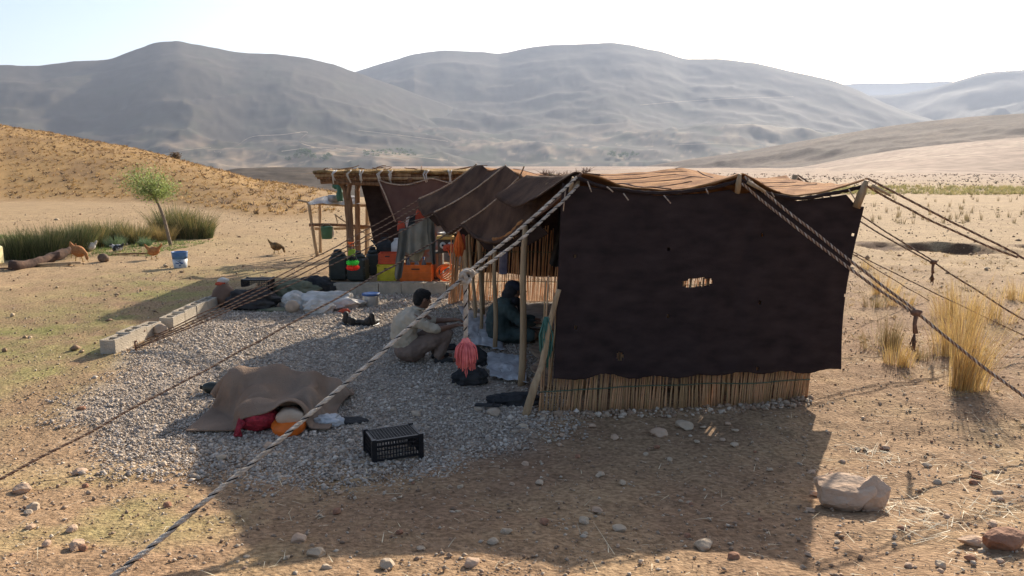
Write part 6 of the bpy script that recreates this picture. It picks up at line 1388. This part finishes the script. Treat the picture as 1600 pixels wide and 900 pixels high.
def rockpart(c, rad, name, seed):
    o = rock(Vector((0, 0, 0)), 0, rad, M_rock, None, 0, seed, name=name, sink=.2); o.location = c; o.parent = rk
    for k_ in ('label', 'category'): 
        if k_ in o: del o[k_]
    return o
rockpart(Vector((.0, .02, -.01)), (.25, .17, .115), 'rock_body', 3); rockpart(Vector((.11, -.03, -.01)), (.14, .12, .12), 'rock_lobe', 8)
rock(1566, 855, (.14, .08, .07), M_rock2, 'rust coloured rock near the lower right corner', .3, 11); rock(1520, 850, (.08, .05, .03), M_rock, 'flat pale stone lying left of the rust coloured rock', -.3, 12)
nl = [(1098, 855, .065, M_rockg, 'pale pointed stone near the bottom, right of the middle'), (495, 868, .06, M_rockg, 'rounded pale stone at the bottom left of the tent shadow'), (468, 845, .055, M_rock, 'flat tan stone above the rounded pale one'), (606, 885, .05, M_rockg, 'jagged pale stone at the bottom centre left'), (737, 882, .05, M_rock, 'tan squarish stone near the bottom centre'), (1068, 668, .10, M_rockg, 'largest flat stone below the foot of the reed screen'), (1030, 680, .09, M_rock, 'ochre flat stone left of the largest flat stone'), (960, 685, .05, M_rock, 'small angular stone in the shade left of the flat stones'), (250, 527, .0, None, ''), (125, 740, .06, M_rock, 'pinkish stone on the sunny ground at the left, beside the gravel'), (33, 768, .07, M_rock, 'reddish stone near the left edge in the sun'), (52, 796, .06, M_rockg, 'pale stone below the reddish one on the left'), (1525, 745, .06, M_rock2, 'small brown stone in the sun above the lower right rocks'), (1522, 757, .05, M_rock2, 'dark brown stone just below its neighbour on the right'), (748, 642, .055, M_clay, 'pale rounded stone under the heel of the sandal'), (772, 648, .085, M_clay, 'flat pale stone under the toe of the sandal'), (120, 855, .06, M_rock, 'brown stone in the sun near the bottom left corner'), (420, 700, .07, M_rock, 'tan stone in front of the red mesh bag'), (345, 718, .05, M_rockg, 'flat grey stone in the gravel left of the blanket heap'), (128, 640, .05, M_rock2, 'small reddish clod left of the gravel')]
for i, (px, py, r, m, lab) in enumerate(nl):
    if r: rock(px, py, (r, r * .75, r * .5), m, lab, random.uniform(0, 3), i, sub=3, name='stone', cat='stone')
rock(Vector(G(252, 523)), 0, (.10, .09, .085), M_clay, 'round tan stone in the gap between the block rows', 0, 40, sub=3, name='stone', cat='stone', sink=.1)
pr_ = [rock(Vector((0, 0, -5)), 0, (.034, .026, .016), m, 'small loose stone lying on the bare dirt in front of the tent', 0, 60 + i, sub=2, name='stone', cat='stone', group='small loose stones on the dirt') for i, m in enumerate((M_rock, M_rockg, M_rock2, M_rockg))]
for i in range(150):
    o = pr_[i] if i < 4 else pr_[random.randrange(4)].copy()
    if i >= 4: COL.objects.link(o)
    while True:
        x, y = random.uniform(-3.6, 5.5), random.uniform(3.4, 6.9)
        if y < 6.6 and not (x < -.3 and y > 5.2): break
    s = random.uniform(.5, 1.35); o.location = (x, y, g1(x, y)); o.scale = (s, s, s); o.rotation_euler = (0, 0, random.uniform(0, 6))
# rubble line at the foot of the reed screen
n = 420; u = rng.uniform(0, 1, n); xx = p0.x + (p4.x - p0.x) * u; yy = np.interp(xx, [p0.x, p1.x, p2.x, p3.x, p4.x], [p0.y, p1.y, p2.y, p3.y, p4.y]) - rng.uniform(0, .22, n) ** 1.0
tag(scatter_stones('rubble', np.stack([xx, yy, gh(xx, yy)], -1), rng.lognormal(math.log(.035), .45, n), M_grav, DC[rng.integers(0, 4, n)]), 'rubble heaped along the foot of the front reed screen', kind='stuff')
for i_, o in enumerate(pr_): pass
